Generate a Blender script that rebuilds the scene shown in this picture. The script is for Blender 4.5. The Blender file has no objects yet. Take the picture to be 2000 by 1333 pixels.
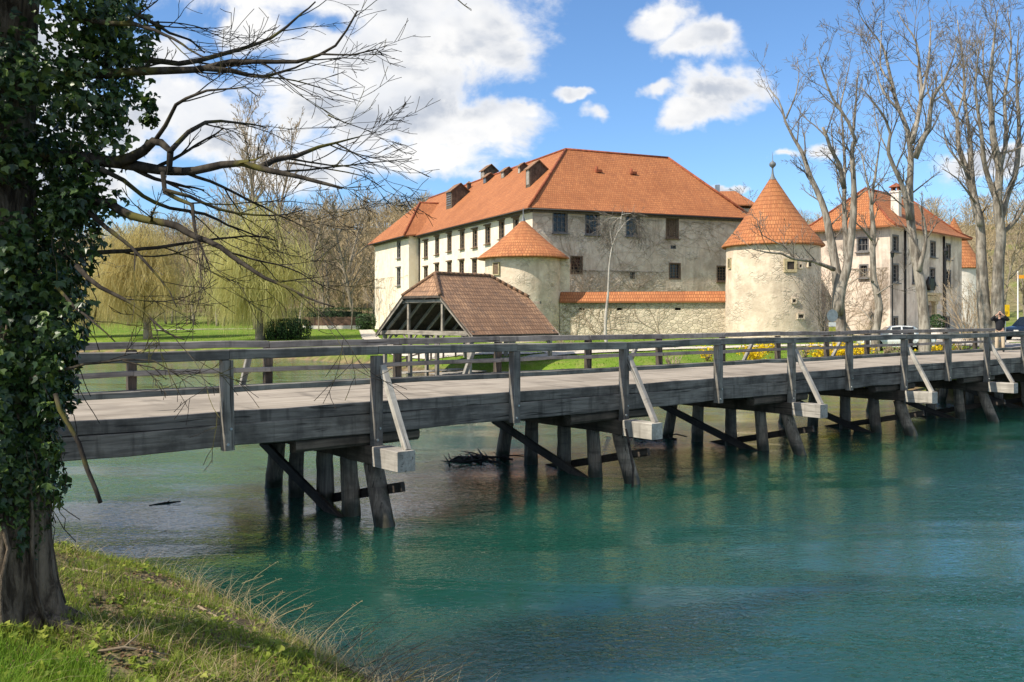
import bpy, math, random
import numpy as np
from mathutils import Vector, Matrix, noise as mnoise

# ---------------------------------------------------------------- camera, sky, sun, exposure
SC = bpy.context.scene
COL = SC.collection
F, HX, HY, CH = 1730.0, 1000.0, 622.0, 3.6          # focal length in px of a 2000 px frame, horizon, eye height over the water
cam = bpy.data.cameras.new('camera'); co = bpy.data.objects.new('camera', cam); COL.objects.link(co)
cam.sensor_width = 36; cam.lens = 36 * F / 2000; cam.shift_y = -(666.5 - HY) / 2000
cam.clip_start = 0.05; cam.clip_end = 3000
co.location = (0, 0, CH); co.rotation_euler = (math.radians(90), 0, 0)
SC.camera = co
SC.view_settings.view_transform = 'Standard'; SC.view_settings.look = 'None'
SC.view_settings.exposure = 0.55; SC.view_settings.gamma = 1.0
SC.cycles.max_bounces = 6; SC.cycles.transparent_max_bounces = 4; SC.cycles.sample_clamp_indirect = 6

SUN_AZ, SUN_EL = 61.0, 46.0                          # degrees left of straight behind the camera / above the horizon
sd_ = Vector((-math.sin(math.radians(SUN_AZ)) * math.cos(math.radians(SUN_EL)),
              -math.cos(math.radians(SUN_AZ)) * math.cos(math.radians(SUN_EL)), math.sin(math.radians(SUN_EL))))
sun = bpy.data.lights.new('sun', 'SUN'); so = bpy.data.objects.new('sun', sun); COL.objects.link(so)
sun.energy = 4.3; sun.angle = math.radians(0.5); sun.color = (1.0, 0.92, 0.77)
so.rotation_euler = sd_.to_track_quat('Z', 'Y').to_euler(); so.location = sd_ * 60

class NT:
    """tiny node helper"""
    def __init__(s, nt): s.nt = nt
    def n(s, typ, ins=None, **props):
        nd = s.nt.nodes.new(typ)
        for k, v in props.items(): setattr(nd, k, v)
        for k, v in (ins or {}).items(): s.put(nd.inputs[k], v)
        return nd
    def put(s, sock, v):
        if isinstance(v, bpy.types.NodeSocket): s.nt.links.new(v, sock)
        elif isinstance(v, bpy.types.Node): s.nt.links.new(v.outputs[0], sock)
        else:
            if hasattr(sock.default_value, '__len__') and hasattr(v, '__len__') and len(sock.default_value) == 4 and len(v) == 3: v = (*v, 1)
            sock.default_value = v
    def math(s, op, a, b=0.0, c=None, clamp=False):
        nd = s.n('ShaderNodeMath', {0: a, 1: b}, operation=op, use_clamp=clamp)
        if c is not None: s.put(nd.inputs[2], c)
        return nd.outputs[0]
    def vec(s, op, a, b=(0, 0, 0)):
        nd = s.n('ShaderNodeVectorMath', {0: a}, operation=op)
        if op == 'SCALE': s.put(nd.inputs['Scale'], b)
        else: s.put(nd.inputs[1], b)
        return nd.outputs['Value'] if op in ('LENGTH', 'DOT_PRODUCT', 'DISTANCE') else nd.outputs['Vector']
    def noise(s, vec, scale, detail=4.0, rough=0.55, dist=0.0):
        return s.n('ShaderNodeTexNoise', {'Vector': vec, 'Scale': scale, 'Detail': detail, 'Roughness': rough, 'Distortion': dist}).outputs['Fac']
    def mr(s, v, a, b, c=0.0, d=1.0, smooth=True):
        return s.n('ShaderNodeMapRange', {'Value': v, 'From Min': a, 'From Max': b, 'To Min': c, 'To Max': d},
                   interpolation_type='SMOOTHSTEP' if smooth else 'LINEAR').outputs[0]
    def mix(s, f, a, b, blend='MIX'):
        nd = s.n('ShaderNodeMix', data_type='RGBA', blend_type=blend)
        s.put(nd.inputs[0], f); s.put(nd.inputs[6], a); s.put(nd.inputs[7], b)
        return nd.outputs[2]
    def mapping(s, vec, scale=(1, 1, 1), rot=(0, 0, 0), loc=(0, 0, 0)):
        return s.n('ShaderNodeMapping', {'Vector': vec, 'Scale': scale, 'Rotation': rot, 'Location': loc}).outputs[0]
    def bump(s, h, strength=0.5, dist=0.02):
        return s.n('ShaderNodeBump', {'Height': h, 'Strength': strength, 'Distance': dist}).outputs[0]

W = bpy.data.worlds.new('World'); SC.world = W; W.use_nodes = True
wn = NT(W.node_tree); W.node_tree.nodes.clear()
sky = wn.n('ShaderNodeTexSky', sky_type='NISHITA')
sky.sun_disc = False; sky.sun_elevation = math.radians(SUN_EL); sky.sun_rotation = math.radians(180 + SUN_AZ)
sky.altitude = 200; sky.air_density = 1.0; sky.dust_density = 0.3; sky.ozone_density = 3.0
SKY_K, CLOUD_K = 0.116, 0.72
gen = wn.n('ShaderNodeTexCoord').outputs['Generated']
w3 = wn.n('ShaderNodeTexNoise', {'Vector': gen, 'Scale': 7.0, 'Detail': 5.0, 'Roughness': 0.6})
dw = wn.vec('ADD', gen, wn.vec('SCALE', wn.vec('SUBTRACT', w3.outputs['Color'], (0.5, 0.5, 0.5)), 0.10))
CLOUDS = [(680, 0, 340, 75), (870, 60, 190, 80), (480, 70, 80, 50), (740, 230, 210, 90), (960, 260, 130, 50), (830, 150, 150, 60), (330, 210, 120, 80), (930, 95, 105, 62), (660, 130, 170, 60), (620, 210, 190, 75), (800, 190, 150, 80), (950, 270, 130, 50), (1010, 225, 40, 26),
          (820, 320, 150, 60), (560, 320, 170, 60), (400, 250, 110, 90), (300, 110, 90, 60), (200, 250, 150, 90), (60, 90, 180, 120), (100, 340, 260, 60),
          (1300, 45, 70, 62), (1395, 85, 75, 44), (1340, 105, 90, 36), (1415, 180, 105, 50), (1365, 232, 90, 42), (1290, 188, 55, 22), (1490, 165, 45, 34),
          (1162, 240, 46, 28), (1540, 306, 45, 12), (1612, 298, 38, 26), (1420, 366, 40, 12), (1950, 330, 100, 30), (1110, 190, 45, 18),
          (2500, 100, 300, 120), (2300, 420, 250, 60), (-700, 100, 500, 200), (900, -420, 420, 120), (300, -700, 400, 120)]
dm = None
for cx, cy, rx, ry in CLOUDS:
    q = Vector(((cx - HX) / F, 1, (HY - cy) / F)); ln = q.length; q.normalize()
    a = wn.vec('LENGTH', wn.vec('MULTIPLY', wn.vec('SUBTRACT', dw, tuple(q)), (F * ln / rx, F * ln / rx, F * ln / ry)))
    dm = a if dm is None else wn.math('SMOOTH_MIN', dm, a, 0.35)
for az_, el_, rad_ in ((200, 30, .55), (150, 38, .50), (100, 28, .42), (250, 22, .40), (175, 62, .40), (70, 48, .30), (300, 40, .35)):     # unseen clouds added beside and behind the camera to whiten the fill (azimuth clockwise from the view)
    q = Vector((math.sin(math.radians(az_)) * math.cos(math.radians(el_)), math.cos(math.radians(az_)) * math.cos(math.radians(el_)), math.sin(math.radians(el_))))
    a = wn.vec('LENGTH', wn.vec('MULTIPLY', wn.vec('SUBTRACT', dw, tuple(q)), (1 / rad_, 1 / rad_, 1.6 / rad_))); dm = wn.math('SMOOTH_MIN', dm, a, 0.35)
fb = wn.noise(wn.mapping(gen, scale=(1, 1, 1.5)), 11.0, 9.0, 0.62, 0.3)
dens0 = wn.math('ADD', wn.math('SUBTRACT', 1.0, dm), wn.math('MULTIPLY', wn.math('SUBTRACT', fb, 0.5), 1.9))
dens = wn.mr(dens0, -0.04, 0.52)
fb2 = wn.noise(wn.mapping(gen, scale=(1, 1, 2.2), loc=(0.3, 0.0, -0.04)), 6.0, 3.5, 0.5, 0.3)
fb3 = wn.noise(wn.mapping(gen, scale=(1, 1, 1.4), loc=(0.0, 0.7, 0.1)), 16.0, 7.0, 0.6, 0.2)
thick = wn.math('MULTIPLY', wn.mr(dens0, 0.28, 0.85), wn.mr(wn.math('ADD', fb2, wn.math('MULTIPLY', wn.math('SUBTRACT', fb3, 0.5), 0.45)), 0.36, 0.58))
ccol = wn.mix(thick, wn.mix(wn.mr(fb3, 0.35, 0.62), (0.84, 0.86, 0.90), (1.0, 0.99, 0.975)), (0.52, 0.57, 0.66))
bg1 = wn.n('ShaderNodeBackground', {'Color': wn.mix(1.0, sky.outputs[0], (0.74, 0.93, 1.10), 'MULTIPLY'), 'Strength': SKY_K})
bg2 = wn.n('ShaderNodeBackground', {'Color': ccol, 'Strength': CLOUD_K})
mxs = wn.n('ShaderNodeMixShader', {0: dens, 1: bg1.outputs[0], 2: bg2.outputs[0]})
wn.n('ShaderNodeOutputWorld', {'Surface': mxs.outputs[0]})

# ---------------------------------------------------------------- helpers
R0 = random.Random(7)
def P(x, y, Y): return Vector((Y * (x - HX) / F, Y, CH - (y - HY) * Y / F))
def tag(o, label=None, cat=None, group=None, kind=None):
    for k, v in (('label', label), ('category', cat), ('group', group), ('kind', kind)):
        if v: o[k] = v
    return o
def empty(name, loc=(0, 0, 0), rz=0.0):
    o = bpy.data.objects.new(name, None); COL.objects.link(o); o.location = loc; o.rotation_euler.z = rz; o.empty_display_size = 0.2
    return o
def wmat(o):
    m = o.matrix_basis.copy()
    return wmat(o.parent) @ o.matrix_parent_inverse @ m if o.parent is not None else m
def setparent(o, par):
    o.parent = par; o.matrix_parent_inverse = wmat(par).inverted()
class MB:
    """collects polygons and links them as ONE mesh object (world coordinates)"""
    def __init__(s): s.v, s.f, s.uv, s.mi, s.sm = [], [], [], [], []
    def add(s, vs, fs, uvs=None, mi=0, smooth=False):
        b = len(s.v); s.v.extend([tuple(p) for p in vs])
        for i, f in enumerate(fs):
            s.f.append([b + k for k in f]); s.mi.append(mi); s.sm.append(smooth)
            s.uv.append(uvs[i] if uvs else None)
    def box(s, c, size, ax=None, mi=0):
        c = Vector(c); X, Y, Z = ax or (Vector((1, 0, 0)), Vector((0, 1, 0)), Vector((0, 0, 1)))
        a, b, h = size[0] / 2, size[1] / 2, size[2] / 2
        vs = [c + X * (i * a) + Y * (j * b) + Z * (k * h) for k in (-1, 1) for (i, j) in ((-1, -1), (1, -1), (1, 1), (-1, 1))]
        s.add(vs, [(3, 2, 1, 0), (4, 5, 6, 7), (0, 1, 5, 4), (1, 2, 6, 5), (2, 3, 7, 6), (3, 0, 4, 7)], mi=mi)
    def bar(s, p0, p1, w, h, up=Vector((0, 0, 1)), mi=0):
        p0, p1 = Vector(p0), Vector(p1); X = (p1 - p0); L = X.length; X.normalize()
        Y = Vector(up).cross(X)
        if Y.length < 1e-4: Y = Vector((0, 1, 0)).cross(X)
        Y.normalize(); Z = X.cross(Y)
        s.box((p0 + p1) / 2, (L, w, h), (X, Y, Z), mi)
    def tube(s, pts, rad, n=6, mi=0, cap=True, smooth=True):
        pts = [Vector(p) for p in pts]; m = len(pts); vs = []; prev = None
        for i in range(m):
            t = (pts[min(i + 1, m - 1)] - pts[max(i - 1, 0)])
            if t.length < 1e-9: t = Vector((0, 0, 1))
            t.normalize()
            if prev is None:
                a = t.orthogonal().normalized()
            else:
                a = prev - t * prev.dot(t)
                a = a.normalized() if a.length > 1e-6 else t.orthogonal().normalized()
            prev = a; b = t.cross(a); r = rad[i]
            for k in range(n):
                g = 2 * math.pi * k / n
                vs.append(pts[i] + a * (r * math.cos(g)) + b * (r * math.sin(g)))
        fs = [(i * n + k, i * n + (k + 1) % n, (i + 1) * n + (k + 1) % n, (i + 1) * n + k) for i in range(m - 1) for k in range(n)]
        if cap: fs += [tuple(range(n - 1, -1, -1)), tuple((m - 1) * n + k for k in range(n))]
        s.add(vs, fs, mi=mi, smooth=smooth)
    def lathe(s, c, prof, n=32, mi=0, smooth=True, uv=False, jit=None):
        """prof = [(r, z)] turned about the vertical through c"""
        c = Vector(c); vs = []; m = len(prof); acc = [0.0]
        for i in range(1, m): acc.append(acc[-1] + math.hypot(prof[i][0] - prof[i - 1][0], prof[i][1] - prof[i - 1][1]))
        for (r, z) in prof:
            for k in range(n):
                g = 2 * math.pi * k / n; rr = r + (jit(g, z) if jit else 0)
                vs.append(c + Vector((rr * math.cos(g), rr * math.sin(g), z)))
        fs, us = [], []; R = max(p[0] for p in prof)
        for i in range(m - 1):
            for k in range(n):
                fs.append((i * n + k, i * n + (k + 1) % n, (i + 1) * n + (k + 1) % n, (i + 1) * n + k))
                u0, u1 = 2 * math.pi * k / n * R, 2 * math.pi * (k + 1) / n * R
                us.append([(u0, acc[i]), (u1, acc[i]), (u1, acc[i + 1]), (u0, acc[i + 1])])
        s.add(vs, fs, us if uv else None, mi, smooth)
    def roof(s, pts, t=0.16, mi=0, mi2=None):
        """a roof plane: first edge is its eave; thickness t downward; UV in metres along and up the slope"""
        pts = [Vector(p) for p in pts]; n = len(pts)
        u = (pts[1] - pts[0]).normalized(); nn = u.cross(pts[-1] - pts[0]).normalized(); v = nn.cross(u)
        uv = [((p - pts[0]).dot(u) + pts[0].x, (p - pts[0]).dot(v)) for p in pts]
        lo = [p - Vector((0, 0, t)) for p in pts]
        s.add(pts, [tuple(range(n))], [uv], mi)
        z0 = [(0, 0)] * n
        s.add(lo, [tuple(range(n - 1, -1, -1))], [z0], mi if mi2 is None else mi2)
        for i in range(n):
            j = (i + 1) % n
            s.add([pts[i], lo[i], lo[j], pts[j]], [(0, 1, 2, 3)], [[(0, 0)] * 4], mi if mi2 is None else mi2)
    def build(s, name, mats, parent=None, smooth=None):
        me = bpy.data.meshes.new(name); me.from_pydata(s.v, [], s.f)
        for m in (mats if isinstance(mats, (list, tuple)) else [mats]): me.materials.append(m)
        nf = len(s.f)
        if nf:
            if any(s.mi): me.polygons.foreach_set('material_index', s.mi)
            me.polygons.foreach_set('use_smooth', s.sm if smooth is None else [smooth] * nf)
            if any(u is not None for u in s.uv):
                lay = me.uv_layers.new(name='UVMap'); flat = []
                for f, u in zip(s.f, s.uv):
                    for k in range(len(f)): flat.extend(u[k] if u else (0, 0))
                lay.data.foreach_set('uv', flat)
        me.update()
        o = bpy.data.objects.new(name, me); COL.objects.link(o)
        if parent is not None: setparent(o, parent)
        return o
def np_mesh(name, verts, faces, mat, parent=None, smooth=False, k=None):
    """verts (N,3), faces (M,3|4) numpy arrays -> ONE mesh object, fast"""
    verts = np.asarray(verts, dtype=np.float32); faces = np.asarray(faces, dtype=np.int32); k = faces.shape[1]
    me = bpy.data.meshes.new(name); me.vertices.add(len(verts)); me.vertices.foreach_set('co', verts.ravel())
    me.loops.add(faces.size); me.loops.foreach_set('vertex_index', faces.ravel())
    me.polygons.add(len(faces)); me.polygons.foreach_set('loop_start', np.arange(0, faces.size, k, dtype=np.int32))
    me.polygons.foreach_set('use_smooth', np.full(len(faces), smooth))
    for m in (mat if isinstance(mat, (list, tuple)) else [mat]): me.materials.append(m)
    me.update(calc_edges=True); me.validate()
    o = bpy.data.objects.new(name, me); COL.objects.link(o)
    if parent is not None: setparent(o, parent)
    return o
def copy_tree(o, loc=None, rz=None, sc=None):
    c = o.copy(); COL.objects.link(c)
    for ch in list(o.children):
        d = ch.copy(); COL.objects.link(d); d.parent = c
        for g in list(ch.children):
            e = g.copy(); COL.objects.link(e); e.parent = d
    if loc is not None: c.location = loc
    if rz is not None: c.rotation_euler.z = rz
    if sc is not None: c.scale = (sc, sc, sc) if not hasattr(sc, '__len__') else sc
    return c
def sstep(x, a, b):
    t = np.clip((np.asarray(x, dtype=float) - a) / (b - a), 0, 1); return t * t * (3 - 2 * t)

# ---------------------------------------------------------------- materials
def mat(name, rough=0.85, spec=0.3):
    m = bpy.data.materials.new(name); m.use_nodes = True; nt = NT(m.node_tree)
    b = m.node_tree.nodes['Principled BSDF']; b.inputs['Roughness'].default_value = rough; b.inputs['Specular IOR Level'].default_value = spec
    return m, nt, b
def plain(name, col, rough=0.8, spec=0.3, metal=0.0, var=0.15, scale=6.0):
    m, t, b = mat(name, rough, spec); b.inputs['Metallic'].default_value = metal
    oc = t.n('ShaderNodeTexCoord').outputs['Object']
    f = t.noise(oc, scale, 4)
    t.put(b.inputs['Base Color'], t.mix(t.mr(f, 0.3, 0.7), tuple(c * (1 - var) for c in col), tuple(min(1, c * (1 + var)) for c in col)))
    return m
def wood(name, c1, c2, dark=0.55, scale=1.0, rough=0.82):
    """weathered timber: grain along local X, cracks, blotches; every piece is shifted by its own random"""
    m, t, b = mat(name, rough, 0.25)
    tc = t.n('ShaderNodeTexCoord').outputs['Object']; rnd = t.n('ShaderNodeObjectInfo').outputs['Random']
    off = t.vec('SCALE', (13.0, 7.0, 5.0), rnd)
    v = t.vec('ADD', tc, off)
    grain = t.noise(t.mapping(v, scale=(1.0 * scale, 17 * scale, 17 * scale)), 1.0, 6, 0.65, 0.5)
    blot = t.noise(v, 1.7 * scale, 5, 0.6)
    crack = t.noise(t.mapping(v, scale=(0.7 * scale, 18 * scale, 18 * scale)), 1.0, 3, 0.5, 0.8)
    c = t.mix(t.mr(grain, 0.3, 0.7), c1, c2)
    c = t.mix(t.mr(blot, 0.42, 0.68, 0.0, 0.75), c, tuple(x * dark for x in c1))
    strk = t.noise(t.mapping(v, scale=(5.0 * scale, 1.5 * scale, .5 * scale)), 1.0, 4, 0.6)
    c = t.mix(t.mr(strk, 0.52, 0.70, 0.0, 0.6), c, tuple(x * 0.42 for x in c1))
    c = t.mix(t.mr(crack, 0.62, 0.70, 0.0, 0.85), c, tuple(x * 0.22 for x in c1))
    c = t.mix(1.0, c, t.n('ShaderNodeCombineXYZ', {0: t.mr(rnd, 0, 1, 0.78, 1.12, False), 1: t.mr(rnd, 0, 1, 0.78, 1.12, False), 2: t.mr(rnd, 0, 1, 0.80, 1.10, False)}).outputs[0], 'MULTIPLY')
    t.put(b.inputs['Base Color'], c)
    t.put(b.inputs['Normal'], t.bump(t.math('SUBTRACT', grain, t.math('MULTIPLY', t.mr(crack, 0.64, 0.74), 1.5)), 0.55, 0.01))
    return m
def tiles(name, c1, c2, cdark, w=0.18, h=0.30, worn=0.4, bumpd=0.035):
    """clay plain tiles in courses (UV in metres)"""
    m, t, b = mat(name, 0.8, 0.25)
    uv = t.n('ShaderNodeUVMap', uv_map='UVMap').outputs[0]; oc = t.n('ShaderNodeTexCoord').outputs['Object']
    wob = t.vec('SCALE', t.vec('SUBTRACT', t.n('ShaderNodeTexNoise', {'Vector': oc, 'Scale': 1.1, 'Detail': 3.0}).outputs['Color'], (0.5, 0.5, 0.5)), 0.10)
    uvw = t.vec('ADD', uv, wob)
    br = t.n('ShaderNodeTexBrick', {'Vector': uvw, 'Color1': (0, 0, 0), 'Color2': (1, 1, 1), 'Mortar': (0.5, 0.5, 0.5), 'Scale': 1.0, 'Mortar Size': 0.03, 'Mortar Smooth': 0.3,
                                    'Brick Width': w, 'Row Height': h}, offset=0.5)
    sep = t.n('ShaderNodeSeparateXYZ', {0: uvw}); row = t.math('FRACT', t.math('DIVIDE', sep.outputs[1], h))
    big = t.noise(oc, 0.22, 5, 0.6); mid = t.noise(oc, 1.6, 5, 0.6); fine = t.noise(oc, 7.0, 3, 0.6)
    c = t.mix(t.mr(br.outputs['Color'], 0, 1, 0.05, 0.95, False), c1, c2)
    c = t.mix(t.mr(mid, 0.45, 0.75, 0, worn), c, cdark)
    c = t.mix(t.mr(big, 0.42, 0.66, 0, worn * 0.8), c, tuple(x * 0.75 for x in c1))
    strk = t.noise(t.mapping(uvw, scale=(1.3, 0.16, 1)), 1.0, 5, 0.65)
    c = t.mix(t.mr(strk, 0.50, 0.70, 0, worn), c, tuple(0.6 * a + 0.4 * b_ for a, b_ in zip(cdark, c1))); c = t.mix(t.mr(strk, 0.30, 0.42, 0.45 * worn, 0), c, tuple(min(1, x * 1.25 + .02) for x in c2))
    c = t.mix(t.mr(fine, 0.60, 0.72, 0, worn), c, tuple(0.5 * (x + 0.14) for x in cdark))
    c = t.mix(t.math('MULTIPLY', br.outputs['Fac'], 0.55), c, tuple(x * 0.3 for x in c1))
    t.put(b.inputs['Base Color'], c)
    hgt = t.math('ADD', t.math('SUBTRACT', t.math('MULTIPLY', t.math('SUBTRACT', 1.0, row), 0.8), t.math('MULTIPLY', br.outputs['Fac'], 0.5)), t.math('MULTIPLY', br.outputs['Color'], 0.25))
    t.put(b.inputs['Normal'], t.bump(hgt, 0.9, bumpd))
    return m
def plaster(name, c1, c2, stain, stone=0.0, amt=0.6, bump=0.04, vscale=1.0):
    """old lime render: blotches, vertical streaks, patches where rubble stone shows"""
    m, t, b = mat(name, 0.92, 0.15)
    oc = t.n('ShaderNodeTexCoord').outputs['Object']
    big = t.noise(oc, 0.28 * vscale, 6, 0.62, 0.3); mid = t.noise(oc, 1.3 * vscale, 6, 0.65); fine = t.noise(oc, 6.0, 5, 0.65)
    strk = t.noise(t.mapping(oc, scale=(1.4, 1.4, 0.16)), 1.0, 6, 0.7, 0.3)
    c = t.mix(t.mr(mid, 0.35, 0.68), c1, c2)
    c = t.mix(t.mr(strk, 0.47, 0.72, 0, amt), c, stain)
    c = t.mix(t.mr(big, 0.48, 0.66, 0, amt * 0.8), c, tuple(x * 0.8 for x in stain))
    c = t.mix(t.mr(fine, 0.62, 0.74, 0, 0.4), c, tuple(x * 0.5 for x in stain))
    h = t.math('ADD', t.math('MULTIPLY', mid, 0.7), t.math('MULTIPLY', fine, 0.5))
    if stone > 0:
        vo = t.n('ShaderNodeTexVoronoi', {'Vector': t.mapping(oc, scale=(1, 1, 1.5)), 'Scale': 2.6, 'Randomness': 1.0}, feature='DISTANCE_TO_EDGE').outputs['Distance']
        vc = t.n('ShaderNodeTexVoronoi', {'Vector': t.mapping(oc, scale=(1, 1, 1.5)), 'Scale': 2.6, 'Randomness': 1.0}).outputs['Color']
        patch = t.mr(t.noise(oc, 0.55, 5, 0.65), 0.60 - 0.35 * stone, 0.72 - 0.35 * stone)
        sc_ = t.mix(t.mr(vc, 0, 1, 0.1, 0.9, False), tuple(x * 0.62 for x in c1), tuple(min(1, x * 1.05) for x in c2))
        sc_ = t.mix(t.mr(vo, 0.0, 0.06, 0.45, 0.0), sc_, tuple(x * 0.6 for x in stain))
        c = t.mix(t.math('MULTIPLY', patch, 0.85), c, sc_)
        h = t.math('ADD', h, t.math('MULTIPLY', t.math('MULTIPLY', t.mr(vo, 0, 0.12), patch), 0.55))
    t.put(b.inputs['Base Color'], c); t.put(b.inputs['Normal'], t.bump(h, 0.8, bump))
    return m
def bark(name, c1, c2, scale=1.0, moss=None, bd=0.03):
    m, t, b = mat(name, 0.95, 0.1)
    oc = t.n('ShaderNodeTexCoord').outputs['Object']
    f = t.noise(t.mapping(oc, scale=(9 * scale, 9 * scale, 2.2 * scale)), 1.0, 6, 0.65, 0.6); g = t.noise(oc, 1.3 * scale, 4)
    c = t.mix(t.mr(f, 0.35, 0.65), c1, c2); c = t.mix(t.mr(g, 0.45, 0.7, 0, 0.6), c, tuple(x * 0.55 for x in c1))
    if moss: c = t.mix(t.mr(t.noise(oc, 2.4, 4), 0.52, 0.62, 0, 0.8), c, moss)
    t.put(b.inputs['Base Color'], c); t.put(b.inputs['Normal'], t.bump(f, 0.9, bd))
    return m
def leafy(name, cols, trans=0.25, rough=0.55, spec=0.3, scale=2.5):
    """foliage: colour varies per patch and per leaf island; thin leaves let some light through"""
    m, t, b = mat(name, rough, spec)
    g = t.n('ShaderNodeNewGeometry'); rnd = g.outputs['Random Per Island']
    f = t.math('ADD', t.math('MULTIPLY', t.noise(g.outputs['Position'], scale, 3), 0.6), t.math('MULTIPLY', rnd, 0.5))
    r = t.n('ShaderNodeValToRGB', {'Fac': f}); e = r.color_ramp.elements
    e[0].position, e[1].position = 0.25, 0.85; e[0].color = (*cols[0], 1); e[1].color = (*cols[-1], 1)
    for i, cc in enumerate(cols[1:-1]): e.new(0.25 + 0.6 * (i + 1) / (len(cols) - 1)).color = (*cc, 1)
    t.put(b.inputs['Base Color'], r.outputs[0])
    if trans > 0:
        tr = t.n('ShaderNodeBsdfTranslucent', {'Color': r.outputs[0]}); mx = t.n('ShaderNodeMixShader', {0: trans, 1: b.outputs[0], 2: tr.outputs[0]})
        t.nt.links.new(mx.outputs[0], m.node_tree.nodes['Material Output'].inputs[0])
    return m
def glass(name, col=(0.015, 0.02, 0.025)):
    m, t, b = mat(name, 0.08, 0.5); t.put(b.inputs['Base Color'], col)
    oc = t.n('ShaderNodeTexCoord').outputs['Object']; t.put(b.inputs['Normal'], t.bump(t.noise(oc, 1.5, 2), 0.15, 0.02))
    return m

M = {}
M['rail_wood'] = wood('rail_wood', (0.14, 0.127, 0.112), (0.30, 0.275, 0.24), 0.55)
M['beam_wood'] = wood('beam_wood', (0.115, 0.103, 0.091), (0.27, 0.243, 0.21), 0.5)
M['far_rail_wood'] = wood('far_rail_wood', (0.20, 0.18, 0.165), (0.34, 0.31, 0.28), 0.65)
M['pale_wood'] = wood('pale_wood', (0.34, 0.31, 0.27), (0.52, 0.48, 0.42), 0.75)
M['pile_wood'] = wood('pile_wood', (0.15, 0.12, 0.093), (0.34, 0.28, 0.215), 0.55)
def wet_band(m):
    """algae and wet wood in an irregular band above the water"""
    t = NT(m.node_tree); b = m.node_tree.nodes['Principled BSDF']; src = b.inputs['Base Color'].links[0].from_socket
    pos = t.n('ShaderNodeNewGeometry').outputs['Position']; z = t.n('ShaderNodeSeparateXYZ', {0: pos}).outputs[2]
    f = t.mr(t.math('ADD', z, t.math('MULTIPLY', t.noise(pos, 5.0, 4), 0.35)), 0.30, 0.52, 0.85, 0.0)
    t.put(b.inputs['Base Color'], t.mix(f, src, (0.020, 0.024, 0.013))); t.put(b.inputs['Roughness'], t.math('SUBTRACT', 0.82, t.math('MULTIPLY', f, 0.5)))
wet_band(M['pile_wood'])
M['brown_wood'] = wood('brown_wood', (0.07, 0.055, 0.042), (0.16, 0.125, 0.095), 0.6)
M['shed_wood'] = wood('shed_wood', (0.23, 0.195, 0.155), (0.42, 0.365, 0.30), 0.6)
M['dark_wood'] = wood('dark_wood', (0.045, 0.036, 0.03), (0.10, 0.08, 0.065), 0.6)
M['deck'] = wood('deck_planks', (0.37, 0.31, 0.235), (0.53, 0.455, 0.36), 0.74, 0.4)
M['tile_new'] = tiles('orange_roof_tiles', (0.40, 0.140, 0.055), (0.54, 0.215, 0.085), (0.27, 0.105, 0.052), 0.20, 0.36, 0.5)
M['tile_cone'] = tiles('orange_cone_tiles', (0.42, 0.150, 0.060), (0.56, 0.235, 0.095), (0.26, 0.10, 0.05), 0.30, 0.42, 0.5, 0.05)
M['tile_old'] = tiles('old_brown_tiles', (0.26, 0.145, 0.085), (0.50, 0.29, 0.165), (0.15, 0.105, 0.08), 0.22, 0.34, 0.8, 0.05)
M['tile_ridge'] = plain('ridge_tiles', (0.26, 0.075, 0.035), 0.85, var=0.35, scale=3)
M['render_cream'] = plaster('cream_render', (0.78, 0.67, 0.52), (0.84, 0.75, 0.62), (0.55, 0.46, 0.34), 0.0, 0.30, 0.02)
M['render_grey'] = plaster('grey_render', (0.60, 0.48, 0.37), (0.76, 0.65, 0.52), (0.34, 0.27, 0.21), 0.30, 0.65, 0.09)
M['stone_wall'] = plaster('rubble_wall', (0.58, 0.48, 0.355), (0.74, 0.63, 0.48), (0.34, 0.27, 0.195), 0.75, 0.30, 0.08)
M['tower_stone'] = plaster('tower_render', (0.62, 0.50, 0.38), (0.76, 0.64, 0.50), (0.38, 0.29, 0.21), 0.38, 0.5, 0.06)
M['house_render'] = plaster('house_render', (0.66, 0.54, 0.44), (0.78, 0.67, 0.56), (0.29, 0.23, 0.19), 0.15, 0.75, 0.03)
M['white_render'] = plaster('white_render', (0.72, 0.66, 0.58), (0.8, 0.75, 0.68), (0.5, 0.45, 0.38), 0.1, 0.4, 0.03)
M['frame_wood'] = plain('window_frame_brown', (0.15, 0.10, 0.065), 0.8, var=0.3)
M['frame_grey'] = plain('window_frame_grey', (0.16, 0.15, 0.145), 0.8, var=0.3)
M['frame_stone'] = plain('window_stone', (0.46, 0.37, 0.22), 0.9, var=0.2)
M['glass'] = glass('window_glass')
M['metal_dark'] = plain('dark_metal', (0.035, 0.033, 0.032), 0.5, 0.5, 0.6)
M['metal_grey'] = plain('grey_metal', (0.35, 0.36, 0.37), 0.4, 0.5, 0.7)
M['lead'] = plain('lead_cap', (0.16, 0.17, 0.18), 0.6, 0.4, 0.2)
M['bark_near'] = bark('ivy_tree_bark', (0.045, 0.034, 0.025), (0.21, 0.165, 0.12), 1.6, None, 0.08)
M['branch_near'] = bark('dark_branch_bark', (0.026, 0.022, 0.019), (0.075, 0.063, 0.05), 1.4, (0.11, 0.10, 0.026), 0.012)
M['bark_pale'] = bark('pale_bark', (0.15, 0.125, 0.10), (0.38, 0.335, 0.28), 0.6, None, 0.03)
M['twig_grey'] = bark('grey_twig', (0.12, 0.10, 0.085), (0.23, 0.20, 0.165), 1.0, None, 0.005)
M['bark_brown'] = bark('brown_bark', (0.19, 0.16, 0.125), (0.32, 0.27, 0.21), 0.8, None, 0.02)
M['twig_brown'] = bark('brown_twig', (0.25, 0.195, 0.13), (0.41, 0.325, 0.225), 1.0, None, 0.005)
M['birch'] = bark('birch_bark', (0.34, 0.305, 0.26), (0.52, 0.475, 0.42), 1.2, None, 0.01)
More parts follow.
